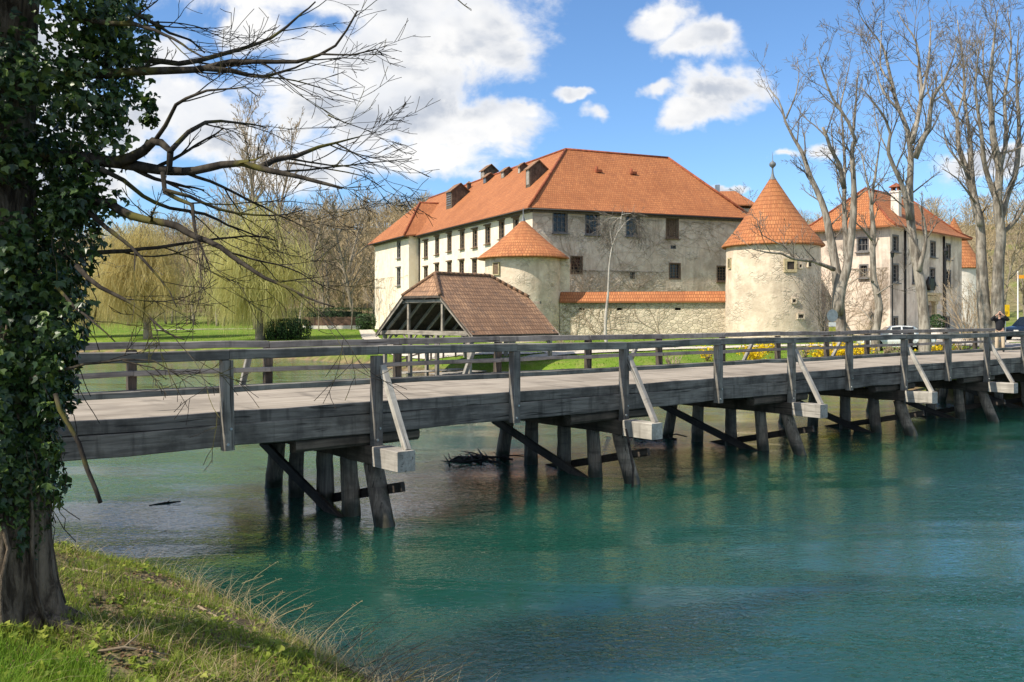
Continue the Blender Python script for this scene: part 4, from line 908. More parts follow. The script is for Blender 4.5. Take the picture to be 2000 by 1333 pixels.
# --- the big ivy-clad tree on the near bank
rg = random.Random(21); nr = np.random.default_rng(21)
TB = Vector((-4.17, 7.2, gz(-4.17, 7.2)))
near_tree = tag(empty('ivy_tree', TB), 'big old tree wrapped in dark ivy on the near bank, bare mossy limbs', 'tree')
mb = MB(); prof = []
zsn = [TB.z - .35 + .16 * i for i in range(8)] + [TB.z + 1.2 + .4 * i for i in range(22)]
n = 84; vs = []
for i, z in enumerate(zsn):
    hgt = z - TB.z; r = .335 + .13 * math.exp(-max(0, hgt + .05) * 3.2) - .012 * max(0, hgt - 2)
    for k in range(n):
        g = 2 * math.pi * k / n; fl = 1 + .22 * math.exp(-max(0, hgt) * 2.0) * math.sin(5 * g + 1) + .055 * mnoise.noise(Vector((math.cos(g) * 3, math.sin(g) * 3, z * .8))) + .03 * mnoise.noise(Vector((math.cos(g) * 9, math.sin(g) * 9, z * 1.5))) - .07 * abs(mnoise.noise(Vector((math.cos(g) * 6, math.sin(g) * 6, z * .7 + 9)))) ** .5
        vs.append((TB.x + r * fl * math.cos(g) + .05 * math.sin(z), TB.y + r * fl * math.sin(g), z))
mb.add(vs, [(i * n + k, i * n + (k + 1) % n, (i + 1) * n + (k + 1) % n, (i + 1) * n + k) for i in range(len(zsn) - 1) for k in range(n)], smooth=True)
for k in range(9):                                                  # ivy stems climbing the bark
    g = rg.uniform(-2.8, 1.2); pts = []
    for i in range(12):
        z = TB.z + .05 + i * .22; r = .36 + .20 * math.exp(-max(0, z - TB.z) * 2.6); g += rg.gauss(0, .09); pts.append((TB.x + r * math.cos(g), TB.y + r * math.sin(g), z))
    mb.tube(pts, [.022 - .001 * i for i in range(12)], 5)
for g, L_ in ((-.35, .75), (-1.1, .55), (.25, .6), (-1.75, .5), (.9, .5)):     # surface roots
    pts = []
    for i in range(7):
        rr_ = .30 + L_ * i / 6; x_, y_ = TB.x + rr_ * math.cos(g + .08 * i), TB.y + rr_ * math.sin(g + .08 * i); pts.append((x_, y_, gz(x_, y_) + .10 * (1 - i / 6) ** 2 - .02 - .02 * i / 6))
    mb.tube(pts, [.13, .11, .085, .065, .05, .035, .02], 8)
mb.build('trunk', M['bark_near'], near_tree)
lm = MB(); tw = MB(); o_near = dict(seg=.09, wob=.15, up=.015, kids=(3, 4, 3), ang=(15, 50), ratio=.60, rmin=.0024, split=.5, tip=.3)
LIMBS = [  # (pixel path on the picture, depth at both ends, radii, twig spacing)
    ([(60, 300), (180, 312), (256, 324), (332, 336), (380, 334), (432, 324), (472, 318), (508, 328), (560, 340), (624, 356), (668, 368)], 7.1, 6.3, .062, .012, .22),
    ([(508, 328), (536, 314), (580, 304), (624, 288), (656, 280), (700, 268)], 6.6, 6.9, .026, .006, .10),
    ([(224, 318), (256, 308), (280, 296), (298, 276), (316, 278), (332, 296), (330, 335)], 6.9, 6.7, .045, .028, 9),
    ([(332, 296), (348, 280), (368, 260), (400, 240), (432, 236), (470, 240), (520, 250)], 6.7, 7.4, .022, .006, .16),
    ([(302, 276), (322, 245), (345, 205), (380, 185), (430, 175), (480, 170)], 6.8, 6.2, .018, .005, .16),
    ([(0, 150), (140, 148), (280, 140), (400, 134), (432, 124), (480, 120), (540, 122), (580, 120), (624, 106), (656, 90), (676, 60), (698, 22)], 7.2, 6.2, .050, .008, .24),
    ([(400, 134), (452, 140), (516, 150), (576, 132), (610, 116)], 6.7, 7.0, .022, .006, .16),
    ([(200, 128), (256, 116), (348, 124), (400, 116), (440, 104), (480, 92), (532, 74), (560, 52), (588, 28), (616, 4)], 7.4, 8.2, .032, .008, .22),
    ([(180, -6), (224, 12), (280, 36), (332, 64), (372, 80), (400, 104)], 7.3, 7.8, .026, .008, .18),
    ([(150, 40), (192, 44), (260, 48), (320, 68), (372, 98), (410, 116)], 7.0, 6.4, .024, .006, .16),
    ([(120, 390), (160, 394), (212, 398), (260, 424), (304, 432), (348, 444), (384, 464), (432, 485), (495, 530), (540, 553), (599, 580), (653, 600)], 7.1, 6.0, .042, .006, .26),
    ([(90, 505), (117, 501), (248, 490), (360, 476), (455, 463), (527, 463)], 7.0, 7.6, .024, .006, .20),
    ([(318, 338), (322, 375), (376, 402), (380, 440), (384, 464)], 6.7, 6.5, .020, .012, .2),
    ([(196, 330), (240, 352), (280, 384), (332, 408), (400, 420), (470, 450), (540, 470)], 6.9, 7.6, .020, .005, .26),
    ([(322, 372), (370, 385), (430, 410), (500, 420), (560, 418), (600, 408)], 6.6, 7.0, .016, .004, .15),
    ([(160, 400), (200, 440), (254, 480), (290, 520), (330, 570), (345, 600)], 6.9, 6.4, .022, .005, .26),
    ([(150, 520), (194, 562), (234, 580), (279, 607), (324, 650), (360, 664)], 6.8, 6.3, .020, .005, .26),
    ([(110, 560), (148, 602), (171, 620), (225, 668)], 6.8, 6.6, .014, .005, .2),
    ([(60, 740), (117, 724), (190, 708), (240, 704), (300, 706), (350, 735)], 6.9, 6.6, .016, .004, .26),
    ([(656, 280), (690, 300), (730, 320), (760, 330)], 6.8, 6.9, .007, .003, .10), ([(624, 106), (690, 106), (735, 96), (750, 110)], 6.3, 6.4, .008, .004, .14),
    ([(640, 225), (700, 250), (745, 265)], 6.9, 7.1, .006, .003, .1), ([(560, 318), (640, 330), (710, 345), (755, 375)], 6.6, 6.7, .008, .003, .09), ([(240, 705), (300, 720), (325, 742)], 6.7, 6.6, .008, .003, .1)]
for px, ya, yb, r0, r1, ev in LIMBS:
    pr = limb(lm, px, ya, yb, r0 * 1.02, r1 * .8, .10, 7, .006, rg)
    sprout((lm, tw), pr, rg, ev * 1.6, (.30, 1.05) if r0 > .012 else (.2, .6), 2, o_near, .22, .5, Vector((.25, 0, .06)), .3)
pr = limb(lm, [(108, 770), (118, 800), (153, 868), (171, 918), (186, 955), (196, 982)], 6.6, 6.4, .018, .016, .1, 7, .006, rg)
lm.build('limb', M['branch_near'], near_tree); tw.build('crown', M['branch_near'], near_tree, smooth=False)
# ivy: leaves in clumps round the trunk and the roots of the limbs
cs, nm, sz = [], [], []
def ivy_r(z): return np.interp(z, [1.5, 2.1, 2.6, 3.2, 4.2, 5.0, 5.6, 6.5, 8.0], [.40, .42, .47, .55, .70, .84, .98, 1.10, 1.1])
N = 25000; z = nr.uniform(1.75, 7.2, N); g = nr.uniform(0, 2 * np.pi, N)
lum = np.array([mnoise.noise(Vector((math.cos(a) * 1.6, math.sin(a) * 1.6, b * 1.15))) + .6 * mnoise.noise(Vector((math.cos(a) * 4, math.sin(a) * 4, b * 3))) for a, b in zip(g, z)])
keep = (lum > np.where(z < 3.4, -.65, -.20)) & (z > 1.9 + .35 * np.sin(3 * g)); z, g, lum = z[keep], g[keep], lum[keep]
r = ivy_r(z) * (1 + .34 * lum) - np.abs(nr.normal(0, .10, len(z))) * (1 + 1.2 * (z > 3.4))
r = np.maximum(r, .37); c = np.stack([TB.x + r * np.cos(g), TB.y + r * np.sin(g) * .9, z + nr.normal(0, .03, len(z))], 1)
nn_ = np.stack([np.cos(g), np.sin(g), .35 + 0 * g], 1) + nr.normal(0, .55, (len(z), 3)); cs.append(c); nm.append(nn_); sz.append(nr.uniform(.034, .088, len(z)) * np.where(nr.random(len(z)) < .12, 1.35, 1))
for px, ya, yb, r0, r1, ev in LIMBS:                                # sleeves of ivy on the inner limbs
    for (x, y) in px[:4]:
        if x > 330: break
        q = P(x, y, ya); m_ = int(200 * max(0.0, 1 - max(0, x - 60) / 150.0)) if y < 480 else 0
        if m_ < 25: continue
        dd = nr.normal(0, 1, (m_, 3)); dd /= np.linalg.norm(dd, axis=1)[:, None]; k_ = np.array([.34, .26, .26])
        cs.append(np.array(q) + dd * k_ * nr.uniform(.15, 1, (m_, 1)) ** .6); nm.append(dd + nr.normal(0, .6, (m_, 3)) + np.array([0, 0, .3])); sz.append(nr.uniform(.036, .082, m_))
for (x, y, Yq, rad_, m_) in ((255, 60, 7.0, .22, 70), (260, 180, 7.0, .2, 70), (235, 280, 6.9, .2, 70), (215, 400, 6.9, .16, 40), (180, 480, 6.9, .16, 50), (155, 600, 6.8, .14, 40), (20, 300, 6.85, .3, 260), (15, 500, 6.85, .3, 260), (10, 700, 6.85, .3, 220), (15, 120, 6.85, .4, 300), (225, 130, 7.2, .26, 230), (205, 235, 7.0, .20, 170), (190, 60, 7.1, .30, 240), (165, 330, 7.0, .22, 170), (292, 235, 6.8, .07, 50), (290, 205, 6.8, .06, 40), (150, 180, 6.9, .34, 240), (125, 430, 6.9, .20, 140), (150, 395, 6.8, .14, 80),
                             (110, 560, 6.9, .16, 110), (100, 640, 6.8, .16, 110), (92, 720, 6.8, .13, 80), (125, 660, 6.7, .09, 35), (95, 800, 6.85, .09, 50), (98, 880, 6.85, .08, 45), (88, 950, 6.9, .08, 40), (230, 20, 7.3, .28, 180), (275, 100, 7.1, .14, 60)):
    q = P(x, y, Yq); dd = nr.normal(0, 1, (m_, 3)); dd /= np.linalg.norm(dd, axis=1)[:, None]
    cs.append(np.array(q) + dd * rad_ * nr.uniform(.1, 1, (m_, 1)) ** .6); nm.append(dd + nr.normal(0, .6, (m_, 3)) + np.array([0, 0, .3])); sz.append(nr.uniform(.036, .082, m_))
iv = np_ivy('ivy', np.concatenate(cs), np.concatenate(nm), np.concatenate(sz), M['ivy'], near_tree, nr); tag(iv, kind='stuff')
hs = MB()
for k in range(40):                                                 # hanging ivy shoots
    z = rg.uniform(2.0, 5.2); q = Vector((TB.x + float(ivy_r(z)) * rg.uniform(.8, 1.05), TB.y - rg.uniform(-.2, .4), z)); pts = [q]
    for i in range(5): q = q + Vector((rg.gauss(.02, .03), rg.gauss(0, .02), -rg.uniform(.05, .12))); pts.append(q)
    hs.tube(pts, [.004] * 6, 3)
hs.build('ivy_stem', M['branch_near'], near_tree)

# --- the bare trees on the castle bank (right)
o_bank = dict(seg=.6, wob=.20, up=.09, kids=(5, 5, 3), ang=(20, 62), ratio=.55, rmin=.010, split=.06, tip=.35)
def bank_tree(name, label, base_px, Y, limbs, seed, every, Lr, extra=None, group=None):
    r_ = random.Random(seed); b = G(base_px, Y); t = tag(empty(name, b), label, 'tree', group); a, c = MB(), MB()
    for i, (px, dy, r0, r1) in enumerate(limbs):
        if i == 0 or px[0][1] > 640: px = [(px[0][0], HY + (CH - b.z + .3) * F / Y)] + px
        pr = limb(a, px, Y, Y + dy, r0 * 1.06, r1 * .9, .5, 9 if r0 > .15 else 6, .012 + r1 * .15, r_)
        sprout((a, c), pr, r_, every * (1.0 if i else 1.2), Lr, 2, o_bank, .40 if px[0][1] > 540 else .10, .5, Vector((0, 0, .30)))
    a.build('trunk', M['bark_pale'], t); c.build('crown', M['twig_grey'], t, smooth=False); return t
k = 48 / 42.0
bank_tree('bare_tree', 'tall forked bare tree with a pale scarred trunk beside the pointed round tower', 1641, 48, [
    ([(1641, 650), (1638, 600), (1636, 560), (1632, 520), (1621, 458), (1605, 395), (1583, 347), (1568, 300), (1550, 270), (1535, 240), (1520, 195), (1499, 171)], 1.5, .36, .03),
    ([(1637, 615), (1642, 572), (1658, 505), (1665, 442), (1668, 379), (1664, 300), (1666, 283), (1670, 273), (1658, 240), (1628, 195), (1610, 150), (1595, 111)], -1.5, .25, .03),
    ([(1655, 510), (1650, 440), (1649, 369), (1649, 300), (1645, 240), (1640, 190)], 1.5, .15, .03), ([(1649, 369), (1640, 324), (1622, 288), (1607, 249)], -1, .12, .08),
    ([(1535, 232), (1556, 180), (1560, 135), (1556, 112)], 1, .05, .015), ([(1667, 255), (1673, 180), (1676, 130)], 1, .08, .02), ([(1640, 215), (1650, 170), (1660, 120)], 1, .05, .02),
    ([(1630, 527), (1589, 511), (1551, 507), (1526, 496), (1500, 494), (1469, 487)], -2.5, .11, .025), ([(1551, 507), (1530, 480), (1490, 460), (1478, 425)], -1, .04, .015)], 31, .72, (.9, 2.6))
bank_tree('bare_tree', 'slender curving bare tree in front of the sunlit side of the pale house', 1712, 54, [
    ([(1710, 650), (1718, 600), (1713, 570), (1707, 552), (1704, 489), (1706, 458), (1702, 395), (1709, 347), (1715, 300), (1722, 262)], 1, .26, .03),
    ([(1703, 470), (1685, 448), (1668, 432), (1655, 420)], -1, .07, .02), ([(1703, 400), (1690, 340), (1683, 300), (1672, 285)], 1, .07, .02), ([(1707, 552), (1680, 530), (1655, 525)], 1, .05, .02), ([(1713, 575), (1735, 560), (1765, 545)], 1, .05, .02), ([(1712, 640), (1690, 612), (1678, 600)], 1, .06, .02)], 32, .75, (.8, 2.2))
bank_tree('bare_tree', 'tallest spreading bare tree with pale trunk in front of the pale house door', 1806, 46, [
    ([(1806, 650), (1800, 568), (1788, 505), (1778, 426), (1777, 363), (1779, 300), (1772, 255), (1754, 210), (1739, 150), (1724, 90), (1700, 60), (1682, 36)], 1, .31, .03),
    ([(1787, 310), (1800, 278), (1814, 249), (1820, 195), (1844, 159), (1862, 114), (1870, 80)], -1.5, .15, .02), ([(1781, 280), (1799, 195), (1796, 135), (1790, 84), (1760, 36), (1752, 20)], 1.5, .13, .02),
    ([(1776, 430), (1766, 372), (1756, 347), (1736, 300), (1739, 261), (1730, 235), (1715, 210), (1682, 171)], -1.5, .15, .03), ([(1754, 215), (1725, 180), (1705, 120), (1690, 95)], 1, .07, .02),
    ([(1799, 195), (1812, 130), (1818, 60), (1815, 20)], 1, .07, .02), ([(1739, 158), (1720, 130), (1722, 40)], 1, .05, .02), ([(1795, 530), (1808, 470), (1805, 430), (1795, 400)], -.6, .13, .04), ([(1820, 200), (1850, 175), (1880, 110)], 1, .05, .02), ([(1736, 300), (1715, 255), (1705, 200)], 1, .04, .015)], 33, .70, (.9, 2.8))
bank_tree('bare_tree', 'thick twin stemmed bare tree crowded with upright limbs behind the person', 1936, 54, [
    ([(1928, 655), (1923, 620), (1917, 521), (1914, 442), (1904, 395), (1888, 332), (1873, 290), (1868, 225), (1844, 180), (1838, 120)], 1, .42, .03), ([(1945, 655), (1948, 615), (1950, 521), (1955, 458), (1948, 395), (1952, 332), (1940, 270), (1934, 180), (1940, 90), (1949, 20)], -1, .40, .03),
    ([(1914, 442), (1900, 360), (1895, 280), (1885, 200), (1880, 110), (1870, 40)], 1.5, .18, .03), ([(1952, 440), (1968, 380), (1985, 330), (1990, 250), (1985, 150), (1990, 60)], 1.5, .2, .03), ([(1948, 395), (1925, 330), (1915, 250), (1905, 170), (1915, 80)], -1.5, .17, .03),
    ([(1952, 332), (1965, 270), (1962, 190), (1975, 100), (1968, 20)], 2, .15, .03), ([(1955, 458), (1985, 430), (2005, 390), (2030, 340)], -1, .14, .03), ([(1904, 395), (1870, 350), (1840, 330)], -1, .07, .02), ([(1934, 200), (1920, 130), (1925, 50)], 1, .08, .02), ([(1950, 300), (1990, 290), (2020, 260)], -1, .07, .02), ([(1868, 230), (1885, 170), (1890, 110)], 1, .07, .02), ([(1885, 330), (1850, 285), (1842, 240)], 1, .07, .02)], 34, .62, (1.0, 3.0))
# climbing shrubs at tower foot, bare bushes
def bush(name, label, c, R, Hh, n, seed, m, lv=2, cat='shrub', group=None):
    r_ = random.Random(seed); t = tag(empty(name, c), label, cat, group); a = MB(); o = dict(seg=.5, wob=.16, up=.05, kids=(4, 4, 3), ang=(15, 50), ratio=.5, rmin=.010, split=9, tip=.4)
    for i in range(n):
        g = r_.uniform(0, 6.28); d = Vector((math.cos(g) * R / Hh, math.sin(g) * R / Hh, 1)) * 1.0
        grow((a, a), Vector(c) + Vector((math.cos(g), math.sin(g), 0)) * R * .15, d, Hh * r_.uniform(.6, 1), .035, lv, r_, o)
    a.build('stem', m, t, smooth=False); return t
bush('bare_bush', 'big tangled pale bare bush at the foot of the farthest round tower', G(1893, 62), 2.2, 4.6, 26, 41, M['twig_brown'])
bush('bare_bush', 'dark climbing tangle of bare stems in the corner right of the tall round tower', G(1613, 66), 1.2, 5.5, 20, 42, M['twig_grey'])
bush('bare_bush', 'low bare shrub at the base of the scarred forked tree', G(1668, 56), 1.4, 2.2, 14, 43, M['twig_brown'])

# --- birch on the lawn before the grey wall
bt_ = G(1186, 62); t = tag(empty('birch_tree', bt_), 'thin leaning white birch with drooping twigs in front of the low stone wall', 'tree'); a, c = MB(), MB(); rr_ = random.Random(51)
o_b = dict(seg=.35, wob=.12, up=-.10, kids=(5, 4, 3), ang=(15, 45), ratio=.6, rmin=.006, split=.024, tip=.35)
pr = limb(a, [(1186, 680), (1182, 650), (1184, 610), (1188, 570), (1190, 520), (1196, 480), (1206, 455), (1214, 425), (1216, 412)], 62, 62.5, .125, .012, .4, 8, .01, rr_)
for (px, ya) in (([(1196, 480), (1192, 455), (1190, 432)], 62), ([(1206, 455), (1225, 432), (1240, 428), (1250, 450)], 62), ([(1212, 428), (1200, 425), (1180, 432), (1172, 450)], 62), ([(1214, 420), (1232, 418), (1245, 436), (1246, 470)], 62), ([(1213, 430), (1212, 424), (1196, 440), (1186, 470)], 63)):
    q = limb(a, px, ya, ya + .6, .026, .008, .25, 5, .01, rr_); sprout((a, c), q, rr_, .10, (.5, 1.5), 2, o_b, .15, .6, Vector((0, 0, -.35)))
a.build('trunk', M['birch'], t); c.build('crown', M['twig_grey'], t, smooth=False)

# --- willows
def willow(name, label, base, H, R, m, seed, n, lean=0.0, cone=.62):
    r_ = np.random.default_rng(seed); q_ = random.Random(seed); t = tag(empty(name, base), label, 'tree'); a = MB(); tips = []
    top = Vector(base) + Vector((lean, 0, H * .42)); a.tube(smooth_path([Vector(base) - UP * .3, Vector(base).lerp(top, .5) + Vector((.2, 0, 0)), top], .5), [.55, .5, .45, .42, .4, .38, .36, .34, .32, .3, .3, .3, .3, .3, .3, .3, .3, .3, .3, .3][:len(smooth_path([Vector(base) - UP * .3, Vector(base).lerp(top, .5) + Vector((.2, 0, 0)), top], .5))], 9)
    for i in range(54):
        g = q_.uniform(0, 6.28); el = q_.uniform(-.1, 1.4); e = top + Vector((math.cos(g) * math.cos(el) * R * .8, math.sin(g) * math.cos(el) * R * .8, math.sin(el) * H * .52)) * q_.uniform(.45, 1.12)
        pts = smooth_path([top - UP * q_.uniform(0, H * .15), top.lerp(e, .5) + UP * .6 + rdir(q_) * .4, e], .7); a.tube(pts, [.14 * (1 - .8 * k / len(pts)) for k in range(len(pts))], 5); tips += pts[len(pts) // 3:]
    a.build('trunk', M['bark_brown'], t)
    # strands hang from the limb ends
    tp = np.array([tuple(p) for p in tips]); st = tp[r_.integers(0, len(tp), n)] + r_.normal(0, [R * .13, R * .13, .45], (n, 3)); K = 6
    Ls = np.minimum(r_.uniform(.05, .42, n) * H, st[:, 2] - base[2] - r_.uniform(.2, 2.2, n)); Ls = np.maximum(Ls, .5); out = st - np.array([base[0], base[1], 0]); out[:, 2] = 0; out /= np.linalg.norm(out, axis=1)[:, None] + .1
    az = r_.uniform(0, 6.28, n); sd = np.stack([np.cos(az), np.sin(az), 0 * az], 1); wv = r_.normal(0, .42, (n, 3)) * [1, 1, .4]; w2 = r_.normal(0, .16, (n, 3)); vs = []
    for i in range(K):
        f = i / (K - 1); c = st + out * (.9 * math.sqrt(f))[..., None] * 1.0 if False else st + out * (.9 * math.sqrt(f)) + wv * math.sin(f * 5) + w2 * math.sin(f * 11 + 1) + np.array([0, 0, -1.0]) * (Ls * f)[:, None] * 1.0
        ww = .018 * (1 - .5 * f); vs += [c - sd * ww, c + sd * ww]
    v = np.stack(vs, 1).reshape(-1, 3); quad = np.array([[2 * i, 2 * i + 1, 2 * i + 3, 2 * i + 2] for i in range(K - 1)]); f = (np.arange(n)[:, None, None] * 2 * K + quad[None]).reshape(-1, 4)
    np_mesh('crown', v, f, m, t); NL = 18000; li = r_.integers(0, n, NL); lc = np.stack(vs[::2], 0)[r_.integers(0, K, NL), li] + r_.normal(0, .28, (NL, 3)); lf_ = np_leaves('foliage', lc, r_.normal(0, 1, (NL, 3)), r_.uniform(.05, .14, NL), m, t, r_, aspect=.5); tag(lf_, kind='stuff'); return t
willow('willow_tree', 'yellow weeping willow at the far water edge behind the ivy tree', G(290, 97), 14.6, 6.6, M['willow_y'], 61, 5600, -1.0)
willow('willow_tree', 'tall pale green weeping willow with thick trunk on the lawn left of the castle', G(509, 90), 14.6, 6.6, M['willow_g'], 62, 5600, -1.0)
willow('willow_tree', 'smaller dull yellow willow at the far left of the far bank', G(165, 104), 11.0, 5.4, M['willow_y'], 63, 4000, 0)

# --- bare trees behind the lawn: prototypes, then copies with their own parts
def proto(name, H, r0, seed, kids, o_, crown=.33, stems=1):
    r_ = random.Random(seed); t = empty(name); a, c = MB(), MB()
    for s in range(stems):
        d = Vector((r_.gauss(0, .08), r_.gauss(0, .08), 1)) if stems == 1 else Vector((math.cos(s * 2.4) * .13, math.sin(s * 2.4) * .13, 1))
        p = Vector((0, 0, -.4)) + (Vector((math.cos(s * 2.4), math.sin(s * 2.4), 0)) * .5 if stems > 1 else Vector())
        pts = [p]; hh_ = H * r_.uniform(.85, 1)
        for i in range(12): d = (d + rdir(r_) * .05 + UP * .03).normalized(); pts.append(pts[-1] + d * hh_ / 12)
        rad = [r0 * (1 - .88 * i / 12) for i in range(13)]; a.tube(pts, rad, 8)
        for j in range(kids):
            f = crown + (1 - crown) * (j + r_.random()) / kids; x = f * 11.99; i = int(x); q = pts[i].lerp(pts[i + 1], x - i); g = r_.uniform(0, 6.28); an = math.radians(r_.uniform(28, 62) * (1.15 - .5 * f))
            grow((a, c), q, Vector((math.cos(g) * math.sin(an), math.sin(g) * math.sin(an), math.cos(an))), H * r_.uniform(.20, .36) * (1.25 - .75 * f), rad[i] * .5, 3, r_, o_)
    a.build('trunk', M['bark_brown'], t); c.build('crown', M['twig_brown'], t, smooth=False); return t
o_far = dict(seg=1.0, wob=.13, up=.09, kids=(3, 4, 4), ang=(18, 50), ratio=.52, rmin=.028, split=.05, tip=.4, t0=.2)
pA = proto('bare_tree', 29, .42, 71, 20, o_far, .30, 3); pA.location = G(505, 121)
tag(pA, 'very tall bare tree of three stems rising against the clouds behind the green willow', 'tree')
pB = proto('bare_tree', 17, .28, 72, 20, o_far, .22); pC = proto('bare_tree', 15, .24, 73, 18, dict(o_far, up=.05, wob=.18), .18, 2); pD = proto('young_tree', 8.5, .085, 74, 12, dict(o_far, rmin=.014, kids=(3, 3, 3)), .28)
pD.location = G(622, 112); tag(pD, 'slim young tree with whitewashed stem on the lawn, left of the other young tree', 'tree')
c = copy_tree(pD, G(686, 114), 2.0, 1.15); tag(c, 'slim young tree with forked stem on the lawn beside the wing of the castle', 'tree')
spots = [(585, 142, 1.25, pB), (640, 150, 1.15, pC), (690, 146, 1.2, pB), (728, 138, .95, pC), (430, 146, 1.0, pC), (380, 150, 1.1, pB), (330, 152, 1.0, pC), (250, 148, 1.1, pB), (210, 156, 1.2, pC), (160, 150, 1.0, pB), (560, 156, 1.3, pC), (665, 160, 1.35, pB), (610, 170, 1.35, pC), (470, 165, 1.2, pB)]
wl = ['bare brown tree at the wood edge, %s' % s for s in ('left of the young trees', 'above the dark hedge', 'nearest the hedge by the castle wing', 'touching the castle wing in view', 'between the two willows', 'right behind the yellow willow', 'straight above the yellow willow trunk', 'left of the yellow willow crown', 'behind the small dull willow', 'seen through the ivy tree limbs', 'right of the green willow crown', 'higher up above the hedge', 'higher up behind the slim young tree', 'behind the three stemmed tall tree')]
for i, (x, Y, s, p) in enumerate(spots):
    o = p if i < 2 else copy_tree(p)
    o.location = G(x, Y); o.rotation_euler.z = i * 1.7; o.scale = (s, s, s); tag(o, wl[i], 'tree', 'bare trees along the wood edge')
rs = [(1560, 150, 1.3, pB, 'bare tree on the hill between the two orange roofs'), (1592, 135, 1.0, pC, 'bare tree rising behind the pointed cone roof'), (1660, 140, 1.2, pC, 'bare tree behind the ridge of the pale house'), (1850, 118, 1.0, pB, 'bare tree behind the right end of the pale house'), (1905, 125, 1.2, pC, 'bare tree on the slope behind the farthest tower'), (1955, 112, 1.1, pB, 'bare tree on the right slope behind the twin stemmed tree'), (2010, 118, 1.1, pC, 'bare tree on the slope at the right edge'), (1830, 135, 1.25, pC, 'bare tree over the chimney of the pale house')]
for i, (x, Y, s, p, l) in enumerate(rs):
    o = copy_tree(p, G(x, Y), i * 2.1 + .5, s * .74); tag(o, l, 'tree', 'bare trees on the slope behind the castle')
# --- the wood on the hills: one mass of bare twiggy trees
fr = np.random.default_rng(81)
def tmpl(seed, K=110):
    r_ = np.random.default_rng(seed); H = 1.0; vs = []
    for a in (0, 1.57): vs.append([[-.012 * math.cos(a), -.012 * math.sin(a), 0], [.012 * math.cos(a), .012 * math.sin(a), 0], [0, 0, .85]])
    for i in range(K):
        z0 = r_.uniform(.18, .85); g = r_.uniform(0, 6.28); el = r_.uniform(.5, 1.3); L_ = r_.uniform(.10, .34) * (1.2 - .5 * z0); rr = r_.uniform(0, .22) * (1.1 - z0 * .6)
        p = np.array([math.cos(g) * rr, math.sin(g) * rr, z0]); d = np.array([math.cos(g) * math.cos(el), math.sin(g) * math.cos(el), math.sin(el)]); s = np.cross(d, r_.normal(size=3)); s /= np.linalg.norm(s); w = r_.uniform(.003, .007)
        vs.append([p - s * w, p + s * w, p + d * L_])
    return np.array(vs)
T_ = [tmpl(i) for i in range(6)]; allv = []
N = 5200; X = fr.uniform(-330, 300, N); Y = fr.uniform(140, 350, N)
zz_, sd_a, _, hm_a = ground(X, Y, True); pxx = HX + F * X / Y
ok = (sd_a > 25) & (hm_a > .25) & (pxx > -250) & (pxx < 2300) & ~((pxx > 860) & (pxx < 1400) & (fr.random(N) < .8))
for x, y, z in zip(X[ok], Y[ok], zz_[ok]):
    a = fr.uniform(0, 6.28); s = fr.uniform(8, 13) * (.68 if x > 50 else 1); R_ = np.array([[math.cos(a), -math.sin(a), 0], [math.sin(a), math.cos(a), 0], [0, 0, 1]])
    if fr.random() < .28: s *= .45                                  # undergrowth
    allv.append((T_[fr.integers(0, 6)] @ R_.T * np.array([s * 1.2, s * 1.2, s])) + np.array([x, y, z - .3]))
av = np.concatenate(allv).reshape(-1, 3); wood_ = np_mesh('woods', av, np.arange(len(av)).reshape(-1, 3), M['forest'])
tag(wood_, 'brown leafless wood covering the hills behind the castle', 'wood', kind='stuff')

# ---------------------------------------------------------------- small things on the castle bank
lr = np.random.default_rng(91); pr_ = random.Random(91)
def clipped(name, label, c, size, n, m, rnd=.35, cat='bush', group=None):
    """a clipped evergreen: a core and a skin of small leaves"""
    t = tag(empty(name, c), label, cat, group); u = lr.normal(size=(n, 3)); u /= np.abs(u).max(1)[:, None]; v = u / np.linalg.norm(u, axis=1)[:, None]; q = u * (1 - rnd) + v * rnd * 1.15
    h = np.array(size) / 2; pos = q * h * lr.uniform(.86, 1.06, (n, 1)) + np.array([c[0], c[1], c[2] + h[2]]); pos += .06 * np.sin(pos * 3.1)
    ok = pos[:, 2] > c[2] + .03
    lv = np_leaves('foliage', pos[ok], (q + lr.normal(0, .5, (n, 3)))[ok], lr.uniform(.10, .20, n)[ok], m, t, lr); tag(lv, kind='stuff')
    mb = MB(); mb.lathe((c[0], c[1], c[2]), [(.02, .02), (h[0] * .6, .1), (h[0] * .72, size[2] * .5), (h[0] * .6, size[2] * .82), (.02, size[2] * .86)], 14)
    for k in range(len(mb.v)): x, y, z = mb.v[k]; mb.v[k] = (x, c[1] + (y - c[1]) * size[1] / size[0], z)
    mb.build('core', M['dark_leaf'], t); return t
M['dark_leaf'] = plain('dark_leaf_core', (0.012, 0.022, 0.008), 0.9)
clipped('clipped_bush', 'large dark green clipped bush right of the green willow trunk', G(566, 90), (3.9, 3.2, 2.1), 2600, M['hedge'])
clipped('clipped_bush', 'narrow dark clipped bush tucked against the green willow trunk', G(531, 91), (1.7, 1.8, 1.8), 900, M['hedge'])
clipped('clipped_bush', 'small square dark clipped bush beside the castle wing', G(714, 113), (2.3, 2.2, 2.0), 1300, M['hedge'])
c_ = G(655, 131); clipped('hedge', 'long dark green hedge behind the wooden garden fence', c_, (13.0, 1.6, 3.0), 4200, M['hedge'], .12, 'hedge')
c_ = G(606, 131); 
f = tag(empty('garden_fence', G(650, 127)), 'low brown garden fence of upright boards in front of the long hedge', 'fence'); mb = MB(); rl = MB(); wl2 = MB()
for i in range(60):
    x = 592 + i * 1.95; q = G(x, 127); hh_ = 1.25 + pr_.gauss(0, .03); mb.box((q.x, q.y, q.z + hh_ / 2 + .45), (.11, .03, hh_))
